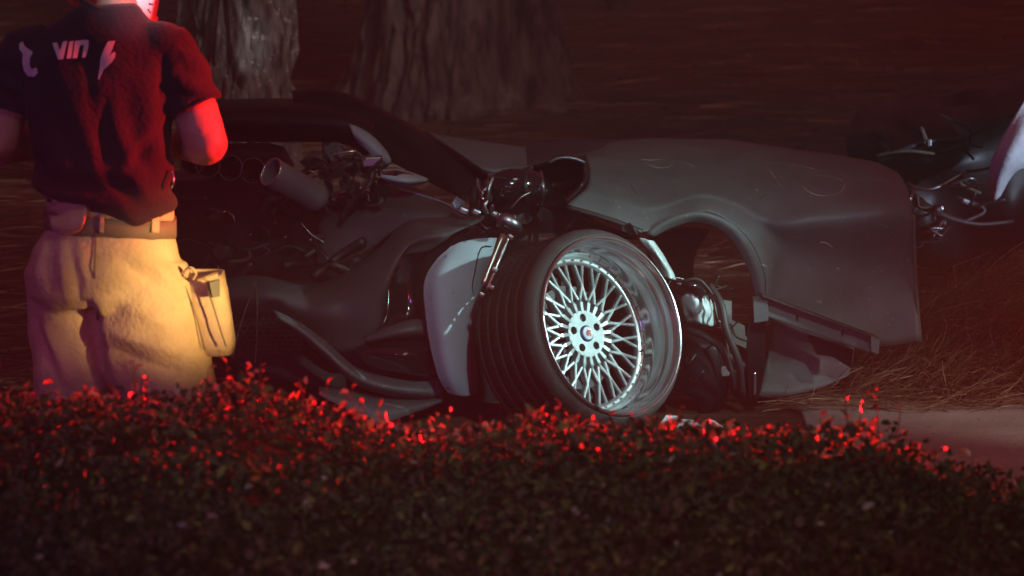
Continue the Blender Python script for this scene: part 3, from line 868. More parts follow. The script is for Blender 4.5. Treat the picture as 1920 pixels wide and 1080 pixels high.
tube('quarter_edge', smooth_path(px([(915, 330, 15.42), (945, 322, 15.42), (992, 312, 15.5)]), 4), 0.006, PA, car, 8, smooth=False)
patch('side_fin', [[(655, 234, 15.55), (672, 240, 15.53), (700, 258, 15.5), (725, 285, 15.5)], [(662, 250, 15.5), (684, 262, 15.45), (708, 280, 15.42), (732, 304, 15.45)], [(672, 268, 15.5), (690, 282, 15.44), (704, 300, 15.44), (716, 318, 15.5)]], MT['paint_lit'], car, 0.008, 6, 6)  # paler colour in place of light on the fin
patch('mirror_shell', [[(712, 320, 15.3), (735, 317, 15.28), (765, 322, 15.28), (800, 335, 15.3)], [(714, 330, 15.2), (738, 334, 15.17), (768, 338, 15.17), (802, 338, 15.28)], [(716, 336, 15.24), (738, 347, 15.22), (768, 349, 15.22), (798, 342, 15.3)]], MT['paint_lit'], car, 0.006, 6, 6)
patch('mirror_glass', [[(716, 322, 15.26), (740, 320, 15.24), (770, 326, 15.25), (794, 335, 15.28)], [(718, 328, 15.2), (740, 330, 15.18), (768, 334, 15.19), (794, 337, 15.26)]], MT['black_gloss'], car, 0.003)
for k, q in enumerate(((705, 312), (706, 319), (705, 327), (705, 341))):
    box('hinge_bolt', (0.009, 0.012, 0.008), P(q[0], q[1], 15.2), MT['chrome'], car, bevel=0.003)
for wx_ in (470, 610):
    beam('wing_stay', P(wx_, 250, 15.78), P(wx_ + 8, 380, 15.72), 0.03, 0.012, MT['black_plastic_shade'], car, up=Vector((0, 1, 0)))
# engine
blk = P(560, 470, 15.75)
plate('engine_block', px([(285, 330, 15.5), (480, 330, 15.5), (560, 360, 15.5), (690, 395, 15.5), (760, 420, 15.5), (700, 480, 15.5), (610, 535, 15.5), (285, 530, 15.5)]), 0.3, MT['black_plastic_shade'], car)
for i, (x, y) in enumerate(((360, 300), (390, 305), (432, 310), (474, 315))):
    c0 = P(x, y + 5, 15.22)
    c1 = c0 + Vector((0.07, 0.25, -0.05))
    tr = tube('intake_trumpet', [c0, c0.lerp(c1, .12), c0.lerp(c1, .4), c1], [0.043, 0.037, 0.034, 0.034], MT['dark_metal'], car, 24, caps=False)
    m = tr.modifiers.new('t', 'SOLIDIFY'); m.thickness = 0.003
    d = (c1 - c0).normalized()
    N = d.orthogonal().normalized(); B = d.cross(N)
    tube('trumpet_rim', [c0 + (N * math.cos(a) + B * math.sin(a)) * 0.043 for a in [2 * math.pi * k / 28 for k in range(29)]], 0.0026, MT['gunmetal'], tr, 6, smooth=False)
c0, c1 = P(508, 322, 15.0), P(600, 374, 15.12)
cn = tube('silver_canister', [c0, c0.lerp(c1, .04), c0.lerp(c1, .9), c1, c1 + (c1 - c0) * 0.06], [0.047, 0.050, 0.050, 0.044, 0.02], MT['canister'], car, 36, smooth=False, caps=False)
m = cn.modifiers.new('t', 'SOLIDIFY'); m.thickness = 0.003
d = (c1 - c0).normalized(); N = d.orthogonal().normalized(); B = d.cross(N)
tube('canister_rim', [c0 + (N * math.cos(a) + B * math.sin(a)) * 0.049 for a in [2 * math.pi * k / 40 for k in range(41)]], 0.0035, MT['chrome'], cn, 6, smooth=False)
mk('canister_core', tube_mesh('canister_core', [c0.lerp(c1, .35), c0.lerp(c1, .36)], 0.045, 24, smooth=False), MT['black_plastic_shade'], cn)
plate('engine_cover', px([(395, 292, 15.6), (420, 276, 15.6), (500, 274, 15.6), (530, 282, 15.6), (548, 315, 15.6), (548, 340, 15.6), (400, 330, 15.6)]), 0.25, MT['black_plastic_shade'], car)
# firewall and scuttle
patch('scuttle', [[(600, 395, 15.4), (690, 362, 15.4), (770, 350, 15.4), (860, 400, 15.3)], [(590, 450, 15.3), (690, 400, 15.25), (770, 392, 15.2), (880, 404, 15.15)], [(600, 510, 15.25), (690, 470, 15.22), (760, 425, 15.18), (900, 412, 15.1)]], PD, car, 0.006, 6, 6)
tube('scuttle_edge', smooth_path(px([(745, 354, 15.35), (790, 366, 15.32), (832, 380, 15.28), (866, 398, 15.22)]), 4), 0.004, MT['steel_dull'], car, 6, smooth=False)
random.seed(12)
for k in range(26):     # pipes, looms and broken fittings in the engine bay
    x, y = random.uniform(345, 690), random.uniform(330, 520)
    y = max(y, 330 + max(0, x - 520) * .42)
    Yd = random.uniform(15.12, 15.3)
    a = P(x, y, Yd)
    b = a + Vector((random.uniform(-.12, .12), random.uniform(-.05, .08), random.uniform(-.08, .08)))
    c = b + Vector((random.uniform(-.10, .10), random.uniform(-.05, .1), random.uniform(-.08, .05)))
    tube(random.choice(['engine_pipe', 'engine_hose', 'wiring_loom']), [a, b, c], random.choice([0.006, 0.010, 0.016]), MT[random.choice(['hose', 'dark_metal', 'black_plastic_shade', 'dark_metal'])], car, 8)
for k in range(24):
    x, y = random.uniform(590, 720), random.uniform(285, 400)
    if y < 300 + (x - 560) * 0.05: y += 15
    a = P(x, y, random.uniform(15.2, 15.45))
    rt = Matrix.Rotation(random.uniform(-1, 1), 4, 'Y') @ Matrix.Rotation(random.uniform(-.6, .6), 4, 'Z')
    box(random.choice(['engine_fitting', 'engine_bracket']), (random.uniform(.02, .08), random.uniform(.02, .06), random.uniform(.012, .04)), a, MT[random.choice(['dark_metal', 'black_plastic_shade', 'steel', 'dark_metal', 'dark_metal'])], car, rt, 0.005)
tube('oil_pipe', px([(700, 320, 15.2), (690, 350, 15.18), (660, 380, 15.2), (640, 410, 15.22)]), 0.012, MT['dark_metal'], car, 10)
tube('crash_bar', px([(560, 330, 15.4), (620, 300, 15.45), (690, 300, 15.5), (720, 330, 15.4)]), 0.012, MT['dark_metal'], car, 10)
for q in ((593, 368), (676, 352), (690, 356), (535, 444), (470, 440), (582, 450)):
    box('bolt_head', (0.010, 0.012, 0.009), P(q[0], q[1], 15.1), MT['chrome'], car, bevel=0.003)
random.seed(44)
for (x0, y0, sz, Yd, mm) in ((585, 300, 26, 15.35, 'dark_metal'), (630, 285, 30, 15.4, 'paint'), (668, 318, 20, 15.3, 'dark_metal'), (610, 330, 24, 15.28, 'steel'), (655, 345, 26, 15.22, 'dark_metal'), (560, 400, 30, 15.2, 'dark_metal'), (480, 440, 34, 15.2, 'dark_metal'), (540, 470, 30, 15.18, 'black_gloss'), (420, 470, 34, 15.22, 'dark_metal'),
                         (400, 400, 26, 15.2, 'black_gloss'), (700, 375, 26, 15.18, 'dark_metal'), (860, 385, 18, 15.0, 'steel_dull'), (985, 410, 22, 14.9, 'dark_metal'), (1020, 402, 20, 14.92, 'black_gloss'), (1180, 432, 18, 14.9, 'dark_metal')):
    n_ = random.randint(5, 8)
    a0 = random.uniform(0, 6)
    pl = [P(x0 + sz * random.uniform(.45, 1.1) * math.cos(a0 + 6.28 * k / n_), y0 + sz * random.uniform(.3, .8) * math.sin(a0 + 6.28 * k / n_), Yd + random.uniform(-.03, .03)) for k in range(n_)]
    plate('torn_plate', pl, 0.003, MT[mm], car, sub=1, crumple=0.025)
for k in range(34):          # snapped wires hanging out everywhere
    x, y = random.choice([(random.uniform(580, 720), random.uniform(285, 350)), (random.uniform(350, 600), random.uniform(380, 515)), (random.uniform(880, 990), random.uniform(330, 430)), (random.uniform(1270, 1400), random.uniform(530, 700))])
    a = P(x, y, 14.95 if x > 870 else 15.15)
    b = a + Vector((random.gauss(0, .03), random.gauss(-.01, .02), random.gauss(0, .03)))
    c = b + Vector((random.gauss(0, .04), random.gauss(-.01, .02), random.gauss(-.01, .03)))
    tube('loose_wire', [a, b, c], random.choice([.0022, .003, .004]), MT[random.choice(['hose', 'hose', 'steel', 'brass', 'dark_metal'])], car, 6)
# cable dangling in front of the bumper mouth
tube('dangling_cable', px([(478, 528, 15.0), (462, 575, 14.98), (446, 625, 14.97), (436, 670, 14.97)]), 0.0026, MT['twig'], car, 6)
tube('dangling_cable', px([(479, 528, 15.0), (482, 575, 14.98), (481, 640, 14.97), (478, 680, 14.97)]), 0.0030, MT['twig'], car, 6)

# straw and twigs on the bonnet, each lying on the fender
bpy.context.view_layer.update()
bv = BVHTree.FromPolygons([v.co.copy() for v in fender.data.vertices], [tuple(p.vertices) for p in fender.data.polygons])


tw = [[(1183, 287), (1205, 300), (1245, 300), (1285, 306), (1303, 315)], [(1210, 306), (1228, 314), (1250, 315), (1262, 309)],
      [(1290, 264), (1312, 263), (1334, 262)], [(1400, 296), (1425, 303), (1445, 322), (1462, 348)], [(1505, 350), (1520, 362), (1545, 368), (1575, 362), (1585, 345)],
      [(1482, 310), (1510, 314), (1545, 322), (1578, 327)], [(1538, 454), (1550, 456), (1561, 464)], [(1440, 306), (1470, 306), (1500, 312)], [(1195, 280), (1215, 270), (1232, 266)],
      [(1580, 340), (1560, 332), (1530, 330)], [(1415, 500), (1428, 496), (1438, 500)], [(1610, 334), (1640, 338), (1660, 342)]]
tl = ['long pale pine needle curving along the front top of the fender', 'short curved needle just below the long pale one on the fender', 'thin needle lying on the highest edge of the fender', 'bent needle running down the middle of the fender top',
      'hooked loop of needle in the dent near the rear of the fender', 'long straight needle above the hooked loop on the fender', 'small curved white fleck of needle on the fender side below the crease', 'thin needle left of the hooked loop on the fender',
      'slanting needle at the front upper edge of the fender', 'short needle inside the hooked loop on the fender', 'short needle caught on the rear edge of the wheel arch', 'needle nearest the rear corner of the fender top']
for t_, lb in zip(tw, tl):
    p_ = [on_bvh(bv, *q) for q in t_]
    p_ = [q for q in p_ if q is not None]
    if len(p_) > 1:
        tag(tube('pine_needle', p_, 0.0024, MT['dry_needle'], None, 5), lb, 'pine needle', 'needles on the fender')

sb = bmesh.new()
rs = random.Random(21)
for k in range(70):
    x_, y_ = rs.uniform(1130, 1690), rs.gauss(312, 26)
    if rs.random() < .3: x_, y_ = rs.gauss(1540, 28), rs.gauss(338, 14)
    a = rs.gauss(0.15, .7)
    ln = rs.uniform(5, 26)
    p_ = [on_bvh(bv, x_ + ln * t * math.cos(a), y_ + ln * t * math.sin(a) + 4 * math.sin(t * 3), .003) for t in (-.5, 0, .5)]
    if None in p_: continue
    me_t = tube_mesh('tmp', p_, rs.choice([.001, .0014, .002]), 4, True, 2)
    sb.from_mesh(me_t)
    bpy.data.meshes.remove(me_t)
tag(mk('straw_scrap', from_bm('straw_scrap', sb), MT['straw']), 'tiny scraps of dry straw scattered over the top of the fender', 'straw', kind='stuff')

# bright shards on the ground before the wheel
sh = [(1240, 792, 1290, 14.5), (1268, 800, 1322, 14.45), (1318, 800, 1356, 14.5)]
for i, (x0, y0, x1, Y) in enumerate(sh):
    q = P((x0 + x1) / 2, y0, Y)
    L = (x1 - x0) / 560
    o = plate('chrome_shard', [q + Vector(p) for p in ((-L / 2, 0, -.004), (-L * .2, -.03, 0.012), (L * .3, -.02, .006), (L / 2, .01, -.006), (L * .1, .05, .014), (-L * .3, .05, .016))], 0.003, MT['foil'], None, sub=1, crumple=0.01)
    tag(o, ['bent silver trim shard on the ground, the one nearest the tyre', 'bright crumpled silver shard on the ground between the two smaller ones', 'small silver shard on the ground, rightmost of the three'][i], 'debris', 'silver shards below the wheel')

# ------------------------------------------------------------------ the other piece of the wreck, at the right edge
w2 = empty('wreck_section', P(1760, 480, 17.4), 'dark crumpled wreck section lying behind the fender at the right edge', 'car wreck')
patch('crushed_shell', [[(1600, 235, 17.9), (1625, 200, 18.0), (1690, 178, 18.0), (1760, 180, 18.0), (1830, 165, 18.0), (1900, 135, 18.0), (1990, 120, 18.0)],
                        [(1590, 270, 17.4), (1640, 255, 17.2), (1700, 250, 17.15), (1770, 250, 17.2), (1840, 240, 17.2), (1900, 230, 17.2), (1990, 215, 17.2)],
                        [(1600, 330, 17.3), (1650, 330, 17.1), (1710, 330, 17.05), (1780, 330, 17.1), (1840, 330, 17.1), (1900, 330, 17.1), (1990, 330, 17.1)],
                        [(1640, 400, 17.3), (1680, 420, 17.2), (1730, 430, 17.15), (1790, 430, 17.2), (1840, 430, 17.2), (1900, 425, 17.2), (1990, 420, 17.2)],
                        [(1660, 480, 17.4), (1700, 500, 17.3), (1750, 505, 17.3), (1800, 500, 17.3), (1850, 500, 17.3), (1900, 470, 17.3), (1990, 470, 17.3)]], MT['black_plastic_shade'], w2, 0.01, 6, 6, 0.12, 5)
tube('torn_rail', px([(1645, 302, 16.9), (1690, 282, 16.85), (1740, 266, 16.85), (1800, 262, 16.9), (1845, 238, 16.95)]), [0.008, 0.012, 0.009, 0.012, 0.006], MT['dark_metal'], w2, 8)
tube('torn_rail', px([(1690, 350, 16.9), (1760, 400, 16.85), (1830, 420, 16.85), (1900, 415, 16.9)]), [0.01, 0.014, 0.01, 0.008], MT['dark_metal'], w2, 8)
random.seed(5)
for k in range(22):
    x, y = random.uniform(1690, 1860), random.uniform(250, 480)
    a = P(x, y, random.uniform(16.75, 16.95))
    b = a + Vector((random.uniform(-.12, .12), random.uniform(-.06, .06), random.uniform(-.06, .06)))
    c = b + Vector((random.uniform(-.12, .12), random.uniform(-.06, .06), random.uniform(-.06, .06)))
    tube('torn_wire', [a, b, c], random.choice([.004, .006, .009]), MT[random.choice(['dark_metal', 'hose', 'twig', 'steel'])], w2, 6)
for q in ((1762, 392), (1810, 378), (1742, 268)):
    box('broken_fitting', (0.03, 0.03, 0.02), P(q[0], q[1], 16.8), MT['steel'], w2, Matrix.Rotation(q[0], 4, 'Y'), 0.006)
bag = patch('airbag', [[(1932, 170, 16.6), (1960, 160, 16.7), (2000, 160, 16.8)],
                       [(1900, 225, 16.55), (1935, 235, 16.5), (1990, 240, 16.7)],
                       [(1868, 285, 16.55), (1900, 290, 16.47), (1950, 300, 16.6)],
                       [(1856, 330, 16.6), (1876, 332, 16.52), (1902, 322, 16.56)],
                       [(1862, 372, 16.62), (1866, 373, 16.60), (1872, 368, 16.62)]], MT['mesh_cloth'], w2, 0.012, 8, 8, 0.01, 9)
tag(box('concrete_block', (0.55, 0.25, 0.13), P(1960, 462, 18.6), MT['concrete'], None, bevel=0.015), 'pale concrete block half hidden at the right edge', 'block')

# ------------------------------------------------------------------ person, seen from behind
PB = Vector(((185 - 960) / 700.0, 12.0, 0.0))


def L(x, y, z):
    return PB + Vector((x, y, z))


def zy(py):
    return P(185, py, 12.0).z


def lx(p_):
    return P(p_, 400, 12.0).x - PB.x


def loft(bm, rings, seg=28, n=2.4, cap=True):
    """rings: (centre, rx, ry [, tilt axes]) horizontal superellipses"""
    loops = []
    for r_ in rings:
        c, rx, ry = r_[:3]
        ux, uy = (r_[3], r_[4]) if len(r_) > 3 else (Vector((1, 0, 0)), Vector((0, 1, 0)))
        lp = []
        for s in range(seg):
            a = 2 * math.pi * s / seg
            ca, sa = math.cos(a), math.sin(a)
            k = (abs(ca) ** n + abs(sa) ** n) ** (-1 / n)
            lp.append(bm.verts.new(c + ux * (rx * k * ca) + uy * (ry * k * sa)))
        loops.append(lp)
    for i in range(len(loops) - 1):
        for s in range(seg):
            t = (s + 1) % seg
            bm.faces.new((loops[i][s], loops[i][t], loops[i + 1][t], loops[i + 1][s]))
    if cap:
        bm.faces.new(loops[0][::-1])
        bm.faces.new(loops[-1])


def limb(bm, pts, rad, seg=18, k=4):
    me = tube_mesh('tmp', pts, rad, seg, True, k)
    bm.from_mesh(me)
    bpy.data.meshes.remove(me)


def remeshed(name, bm, voxel, smooth=4, fn=None):
    bmesh.ops.recalc_face_normals(bm, faces=bm.faces)
    me = bpy.data.meshes.new('tmp')
    bm.to_mesh(me)
    bm.free()
    o = bpy.data.objects.new('tmp', me)
    col.objects.link(o)
    m = o.modifiers.new('r', 'REMESH')
    m.mode = 'VOXEL'
    m.voxel_size = voxel
    m = o.modifiers.new('s', 'SMOOTH')
    m.iterations = smooth
    m.factor = 0.6
    dg = bpy.context.evaluated_depsgraph_get()
    out = bpy.data.meshes.new_from_object(o.evaluated_get(dg))
    bpy.data.objects.remove(o)
    out.name = name
    if fn:
        nr = [v.normal.copy() for v in out.vertices]
        for v, n_ in zip(out.vertices, nr):
            v.co = v.co + n_ * fn(v.co - PB, n_)
        out.update()
    return out


person = empty('person', PB, 'person seen from behind in dark printed T-shirt and tan cargo trousers, arms bent forward', 'person')

# body: one continuous surface
bm = bmesh.new()
loft(bm, [(L(0.0, 0.0, 0.80), .13, .10), (L(0.0, 0, .95), .15, .11), (L(.02, .0, 1.05), .145, .10), (L(0, .0, 1.2), .155, .105), (L(-.01, .01, 1.36), .175, .105), (L(-.01, .02, 1.45), .165, .09), (L(0, .035, 1.51), .09, .07)])
limb(bm, [L(0.01, .04, 1.47), L(.035, .09, 1.55), L(.06, .16, 1.62)], [.064, .058, .06])
hc = L(.036, .185, 1.645)
hm = Matrix.Translation(hc) @ Matrix.Rotation(R(-14), 4, 'X')
for (p_, r_) in (((0, 0, .02), (.076, .095, .105)), ((0, .035, -.05), (.06, .065, .07))):
    bmesh.ops.create_icosphere(bm, subdivisions=3, radius=1, matrix=hm @ Matrix.Translation(p_) @ Matrix.Diagonal((*r_, 1)))
for (p_, r_) in (((0, .105, -.02), (.014, .02, .03)), ((.078, 0, -.01), (.012, .02, .032)), ((-.078, 0, -.01), (.012, .02, .032)), ((0, .092, -.07), (.026, .012, .008)), ((.03, .085, .02), (.016, .012, .01)), ((-.03, .085, .02), (.016, .012, .01))):
    bmesh.ops.create_icosphere(bm, subdivisions=2, radius=1, matrix=hm @ Matrix.Translation(p_) @ Matrix.Diagonal((*r_, 1)))
ARM = {}
for s in (1, -1):
    sh_ = L(.185 * s - .01, .01, 1.44)
    el = L(.282, -.012, 1.215) if s > 0 else L(-.272, .0, 1.215)
    wr = L(.17 * s, .25, 1.17)
    ARM[s] = (sh_, el, wr)
    limb(bm, [sh_, sh_.lerp(el, .5) + Vector((.012 * s, 0, 0)), el, el.lerp(wr, .35) + Vector((.012 * s, 0, .004)), wr], [.062, .062, .060, .058, .030], 18)
    limb(bm, [el + Vector((.0, -.012, .035)), el + Vector((0.004 * s, -.018, 0)), el + Vector((-.004 * s, -.004, -.03))], [.040, .050, .040], 14)
    hd = Vector((-.55 * s, .80, .1)).normalized()
    sd = Vector((0, 0, 1)).cross(hd).normalized() * s
    up_ = hd.cross(sd) * s
    palm = wr + hd * .05
    limb(bm, [wr - hd * .01, palm, wr + hd * .09], [.028, .036, .034], 12)
    for fi, (o_, ln) in enumerate(((-.027, .072), (-.009, .082), (.009, .076), (.026, .060))):
        b0 = wr + hd * .085 + up_ * o_
        cur = -sd * .5
        limb(bm, [b0, b0 + hd * ln * .4, b0 + hd * ln * .7 + cur * ln * .35, b0 + hd * ln * .75 + cur * ln * .85], [.0105, .0098, .009, .0078], 8, 3)
    limb(bm, [wr + hd * .025 - up_ * .028, wr + hd * .06 - up_ * .050 - sd * .012, wr + hd * .09 - up_ * .048 - sd * .03], [.013, .0115, .009], 8, 3)
LEG = {}
for s in (1, -1):
    hip = L(.09 * s + .01, .02, .86)
    kn = L(.185, .015, .50) if s > 0 else L(-.090, .05, .50)
    an = L(.215, .06, .10) if s > 0 else L(-.12, .05, .10)
    LEG[s] = (hip, kn, an)
    limb(bm, [hip, hip.lerp(kn, .5), kn, kn.lerp(an, .35) - Vector((0, .02, 0)), an], [.085, .070, .05, .05, .038], 16)
body = mk('body', remeshed('body', bm, .0075, 3, lambda p, n_: .0045 * noise.noise(p * 14) + .0015 * noise.noise(p * 60)), MT['skin'], person)

# trousers
bm = bmesh.new()
loft(bm, [(L(.010, .0, .760), .175, .125), (L(.004, -.004, .80), .205, .150), (L(.006, -.008, .86), .208, .155), (L(.008, -.008, .92), .196, .146), (L(.022, -.004, .975), .172, .124), (L(.028, 0, 1.040), .165, .116)], 32, 2.3)
limb(bm, [L(.105, 0, .87), L(.125, -.01, .74), L(.150, -.005, .62), L(.185, .01, .50), L(.20, .02, .38), L(.21, .04, .22), L(.215, .05, .08)], [.130, .148, .146, .125, .108, .102, .105], 24)
limb(bm, [L(-.085, 0.02, .86), L(-.092, .04, .72), L(-.088, .05, .56), L(-.092, .05, .42), L(-.105, .05, .25), L(-.115, .05, .08)], [.125, .116, .108, .100, .097, .102], 24)

FOLD = [((98, 442), (96, 525), -.016, 9), ((82, 450), (70, 520), .012, 10), ((118, 440), (128, 560), .014, 9), ((134, 445), (150, 560), -.014, 9), ((150, 440), (165, 520), .010, 9),
        ((250, 462), (335, 520), .010, 12), ((235, 480), (330, 545), -.010, 12), ((210, 610), (385, 665), .014, 13), ((200, 640), (370, 700), -.014, 13), ((240, 560), (345, 610), .008, 14),
        ((190, 560), (215, 700), .016, 14), ((168, 560), (190, 700), -.018, 12), ((80, 610), (130, 720), .016, 11), ((60, 600), (105, 715), -.012, 10), ((300, 450), (330, 500), -.008, 8)]


def seg_d(p, a, b):
    ax, ay = b[0] - a[0], b[1] - a[1]
    t = max(0, min(1, ((p[0] - a[0]) * ax + (p[1] - a[1]) * ay) / (ax * ax + ay * ay)))
    return math.hypot(p[0] - a[0] - ax * t, p[1] - a[1] - ay * t), t


def folds(p, n_, lst, hs=700.0):
    if n_.y > .25: return 0.0
    fx, fy = 185 + p.x * hs, 405 - (p.z - 1.01) * hs / 1.012
    d = 0.0
    for a, b, amp, w in lst:
        r_, t = seg_d((fx, fy), a, b)
        if r_ < w * 3: d += amp * math.exp(-(r_ / w) ** 1.4) * (0.35 + 0.65 * math.sin(math.pi * min(1, .15 + t * .85)))
    return d


def wr_trousers(p, n_):
    q = Vector((p.x, p.y, p.z))
    k = min(1, max(0, (1.0 - p.z) / .12))
    d = 0.010 * noise.noise(Vector((q.x * 3.2 + q.z * 2.2, q.y * 3, q.z * 7.5 - q.x * 5)))
    d += 0.006 * noise.noise(Vector((q.x * 9 + q.z * 5, q.y * 8, q.z * 13 - q.x * 9)))
    # folds falling from the seat to the left
    d += 0.012 * max(0, 1 - abs(p.x + .06 - (p.z - .80) * .35) / .05) * max(0, 1 - abs(p.z - .85) / .13) * (-1 if n_.y < 0 else 0)
    d += folds(p, n_, FOLD)
    d += 0.010 * math.sin((p.z * 26 + p.x * 15 + 2.5 * noise.noise(q * 5))) * max(0, (0.72 - p.z)) * 1.8
    return d * k


tr_me = remeshed('trousers', bm, .008, 6, wr_trousers)
trousers = mk('trousers', tr_me, MT['trousers'], person)


# belt and waistband bits, tilted with the hips
def waist_z(x): return 0.992 - 0.075 * x


def ring_band(name, rx, ry, z0, z1, m, par, cx=.024, cy=-.002, th=.006):
    v, f = [], []
    n = 72
    for i in range(n):
        a = 2 * math.pi * i / n
        k = (abs(math.cos(a)) ** 2.3 + abs(math.sin(a)) ** 2.3) ** (-1 / 2.3)
        x, y = cx + rx * k * math.cos(a), cy + ry * k * math.sin(a)
        for z in (z0, (z0 + z1) / 2, z1):
            v.append(L(x, y, z + waist_z(x) - .99 + .002 * math.sin(7 * a)))
    for i in range(n):
        j = (i + 1) % n
        for k_ in range(2):
            f.append((i * 3 + k_, j * 3 + k_, j * 3 + k_ + 1, i * 3 + k_ + 1))
    o = mk(name, mesh(name, v, f), m, par)
    md = o.modifiers.new('t', 'SOLIDIFY')
    md.thickness = th
    return o


belt = ring_band('belt', .178, .132, .966, 1.016, MT['belt'], person)
ring_band('waistband', .172, .124, 1.012, 1.045, MT['trousers'], trousers)
bpy.context.view_layer.update()


def back_pt(bvs, x_, y_, off):
    best = None
    o_ = P(x_, y_, 11.0)
    d = (P(x_, y_, 13.0) - o_).normalized()
    for b_ in bvs:
        h_ = b_.ray_cast(o_, d)
        if h_[0] is not None and (best is None or h_[3] < best[1]): best = (h_[0], h_[3])
    return None if best is None else best[0] - d * off


def bvh_of(o):
    me = o.data
    return BVHTree.FromPolygons([v.co.copy() for v in me.vertices], [tuple(p.vertices) for p in me.polygons])


bv_t = [bvh_of(trousers), bvh_of(belt)]


def cloth(name, rows, bvs, offs, m, par, th=.006, k=5, yfall=11.9):
    """rows of photo points lying on the given surfaces, lifted by offs[row]"""
    g = []
    for r_, of in zip(rows, offs):
        rr = []
        for q in r_:
            h_ = back_pt(bvs, q[0], q[1], of if len(q) < 3 else q[2])
            rr.append(h_ if h_ is not None else P(q[0], q[1], yfall))
        g.append(rr)
    nu, nv = (len(g[0]) - 1) * k, (len(g) - 1) * k
    cc = [[cr(r_, i / k) for i in range(nu + 1)] for r_ in g]
    v = [cr([c_[i] for c_ in cc], j / k) for j in range(nv + 1) for i in range(nu + 1)]
    f = [(j * (nu + 1) + i, j * (nu + 1) + i + 1, (j + 1) * (nu + 1) + i + 1, (j + 1) * (nu + 1) + i) for j in range(nv) for i in range(nu)]
    o = mk(name, mesh(name, v, f), m, par)
    md = o.modifiers.new('t', 'SOLIDIFY')
    md.thickness = th
    return o


cloth('waist_flap', [[(98, 372), (130, 370), (166, 374)], [(94, 395), (128, 392), (164, 396)], [(96, 418), (126, 424), (158, 420)], [(104, 432), (126, 440), (150, 430)]], bv_t, [.016, .022, .018, .006], MT['trousers'], trousers)
for (x0, x1) in ((283, 297), (186, 194)):
    cloth('belt_loop', [[(x0, 390), (x1, 391)], [(x0 + 1, 412), (x1 + 1, 413)], [(x0, 436), (x1, 437)]], bv_t, [.008, .010, .006], MT['trousers'], trousers, .004)
cloth('back_seam', [[(178, 440), (181, 440)], [(176, 520), (179, 520)], [(182, 600), (185, 600)]], bv_t, [.001, .001, .001], MT['belt'], trousers, .002)
# cargo pocket sticking out on the right thigh
pk = []
for (z, xo, xi, yo, yi) in ((zy(514), .322, .225, -.040, .10), (zy(545), .328, .225, -.058, .11), (zy(590), .338, .220, -.066, .11), (zy(640), .350, .245, -.060, .10), (zy(660), .348, .27, -.045, .09)):
    pk.append((z, xo, xi, yo, yi))
v, f = [], []
nn = 20
for (z, xo, xi, yo, yi) in pk:
    cx_, cy_, rx_, ry_ = (xo + xi) / 2, (yo + yi) / 2, (xo - xi) / 2, (yi - yo) / 2
    for i in range(nn):
        a = 2 * math.pi * i / nn
        k = (abs(math.cos(a)) ** 5 + abs(math.sin(a)) ** 5) ** (-1 / 5)
        q = L(cx_ + rx_ * k * math.cos(a), cy_ + ry_ * k * math.sin(a), z)
        v.append(q + Vector((1, .6, .3)) * (.006 * noise.noise(q * 21)))
for j in range(len(pk) - 1):
    for i in range(nn):
        a, b = j * nn + i, j * nn + (i + 1) % nn
        f.append((a, b, b + nn, a + nn))
f.append(tuple(range((len(pk) - 1) * nn, len(pk) * nn)))
pocket = mk('cargo_pocket', mesh('cargo_pocket', v, f), MT['trousers'], trousers)
md = pocket.modifiers.new('t', 'SOLIDIFY'); md.thickness = .005
tube('pocket_loop', px([(344, 520, 11.93), (350, 504, 11.91), (360, 503, 11.90), (367, 512, 11.91), (362, 524, 11.92)]), .004, MT['trousers'], pocket, 8)
plate('pocket_flap', px([(368, 524, 11.915), (385, 520, 11.91), (408, 511, 11.92), (405, 530, 11.93), (392, 535, 11.915)]), .008, MT['trousers'], pocket)
plate('pocket_tool', px([(390, 530, 11.905), (409, 524, 11.92), (410, 556, 11.915), (396, 558, 11.905)]), .02, MT['black_plastic_shade'], pocket)
tube('pocket_seam', px([(346, 535, 11.93), (362, 575, 11.92), (375, 620, 11.915), (384, 655, 11.92)]), .0025, MT['belt'], pocket, 6)
tube('pocket_seam', px([(390, 545, 11.905), (402, 580, 11.90), (414, 620, 11.90), (424, 650, 11.91)]), .0025, MT['belt'], pocket, 6)

# T-shirt
bm = bmesh.new()
loft(bm, [(L(.018, .0, 1.020), .176, .128), (L(.016, -.004, 1.06), .183, .138), (L(.0, -.002, 1.16), .186, .138), (L(-.006, .0, 1.27), .194, .140), (L(-.008, .005, 1.38), .212, .140), (L(-.01, .012, 1.45), .215, .122), (L(-.006, .025, 1.505), .170, .100), (L(.01, .045, 1.548), .105, .085), (L(.022, .062, 1.575), .075, .072)], 40, 2.5)
for s in (1, -1):
    sh_, el, wr = ARM[s]
    e1 = sh_.lerp(el, .60) + Vector((.014 * s, 0, 0))
    limb(bm, [sh_ + Vector((-.06 * s, .0, .02)), sh_, sh_.lerp(e1, .5) + Vector((.010 * s, 0, 0)), e1], [.075, .086, .083, .079], 24)


SFOLD = [((215, 300), (300, 370), .014, 9), ((205, 320), (280, 385), -.012, 8), ((200, 340), (250, 385), .012, 8), ((300, 240), (240, 330), -.012, 10), ((280, 230), (215, 330), .010, 10), ((205, 180), (195, 330), -.016, 11),
         ((80, 150), (90, 330), -.014, 12), ((60, 190), (70, 340), .012, 11), ((120, 190), (150, 340), .012, 12), ((170, 90), (180, 200), -.010, 9), ((310, 100), (300, 200), -.014, 9), ((325, 160), (380, 150), .008, 6), ((325, 178), (385, 172), -.008, 6), ((40, 90), (60, 170), -.010, 9)]


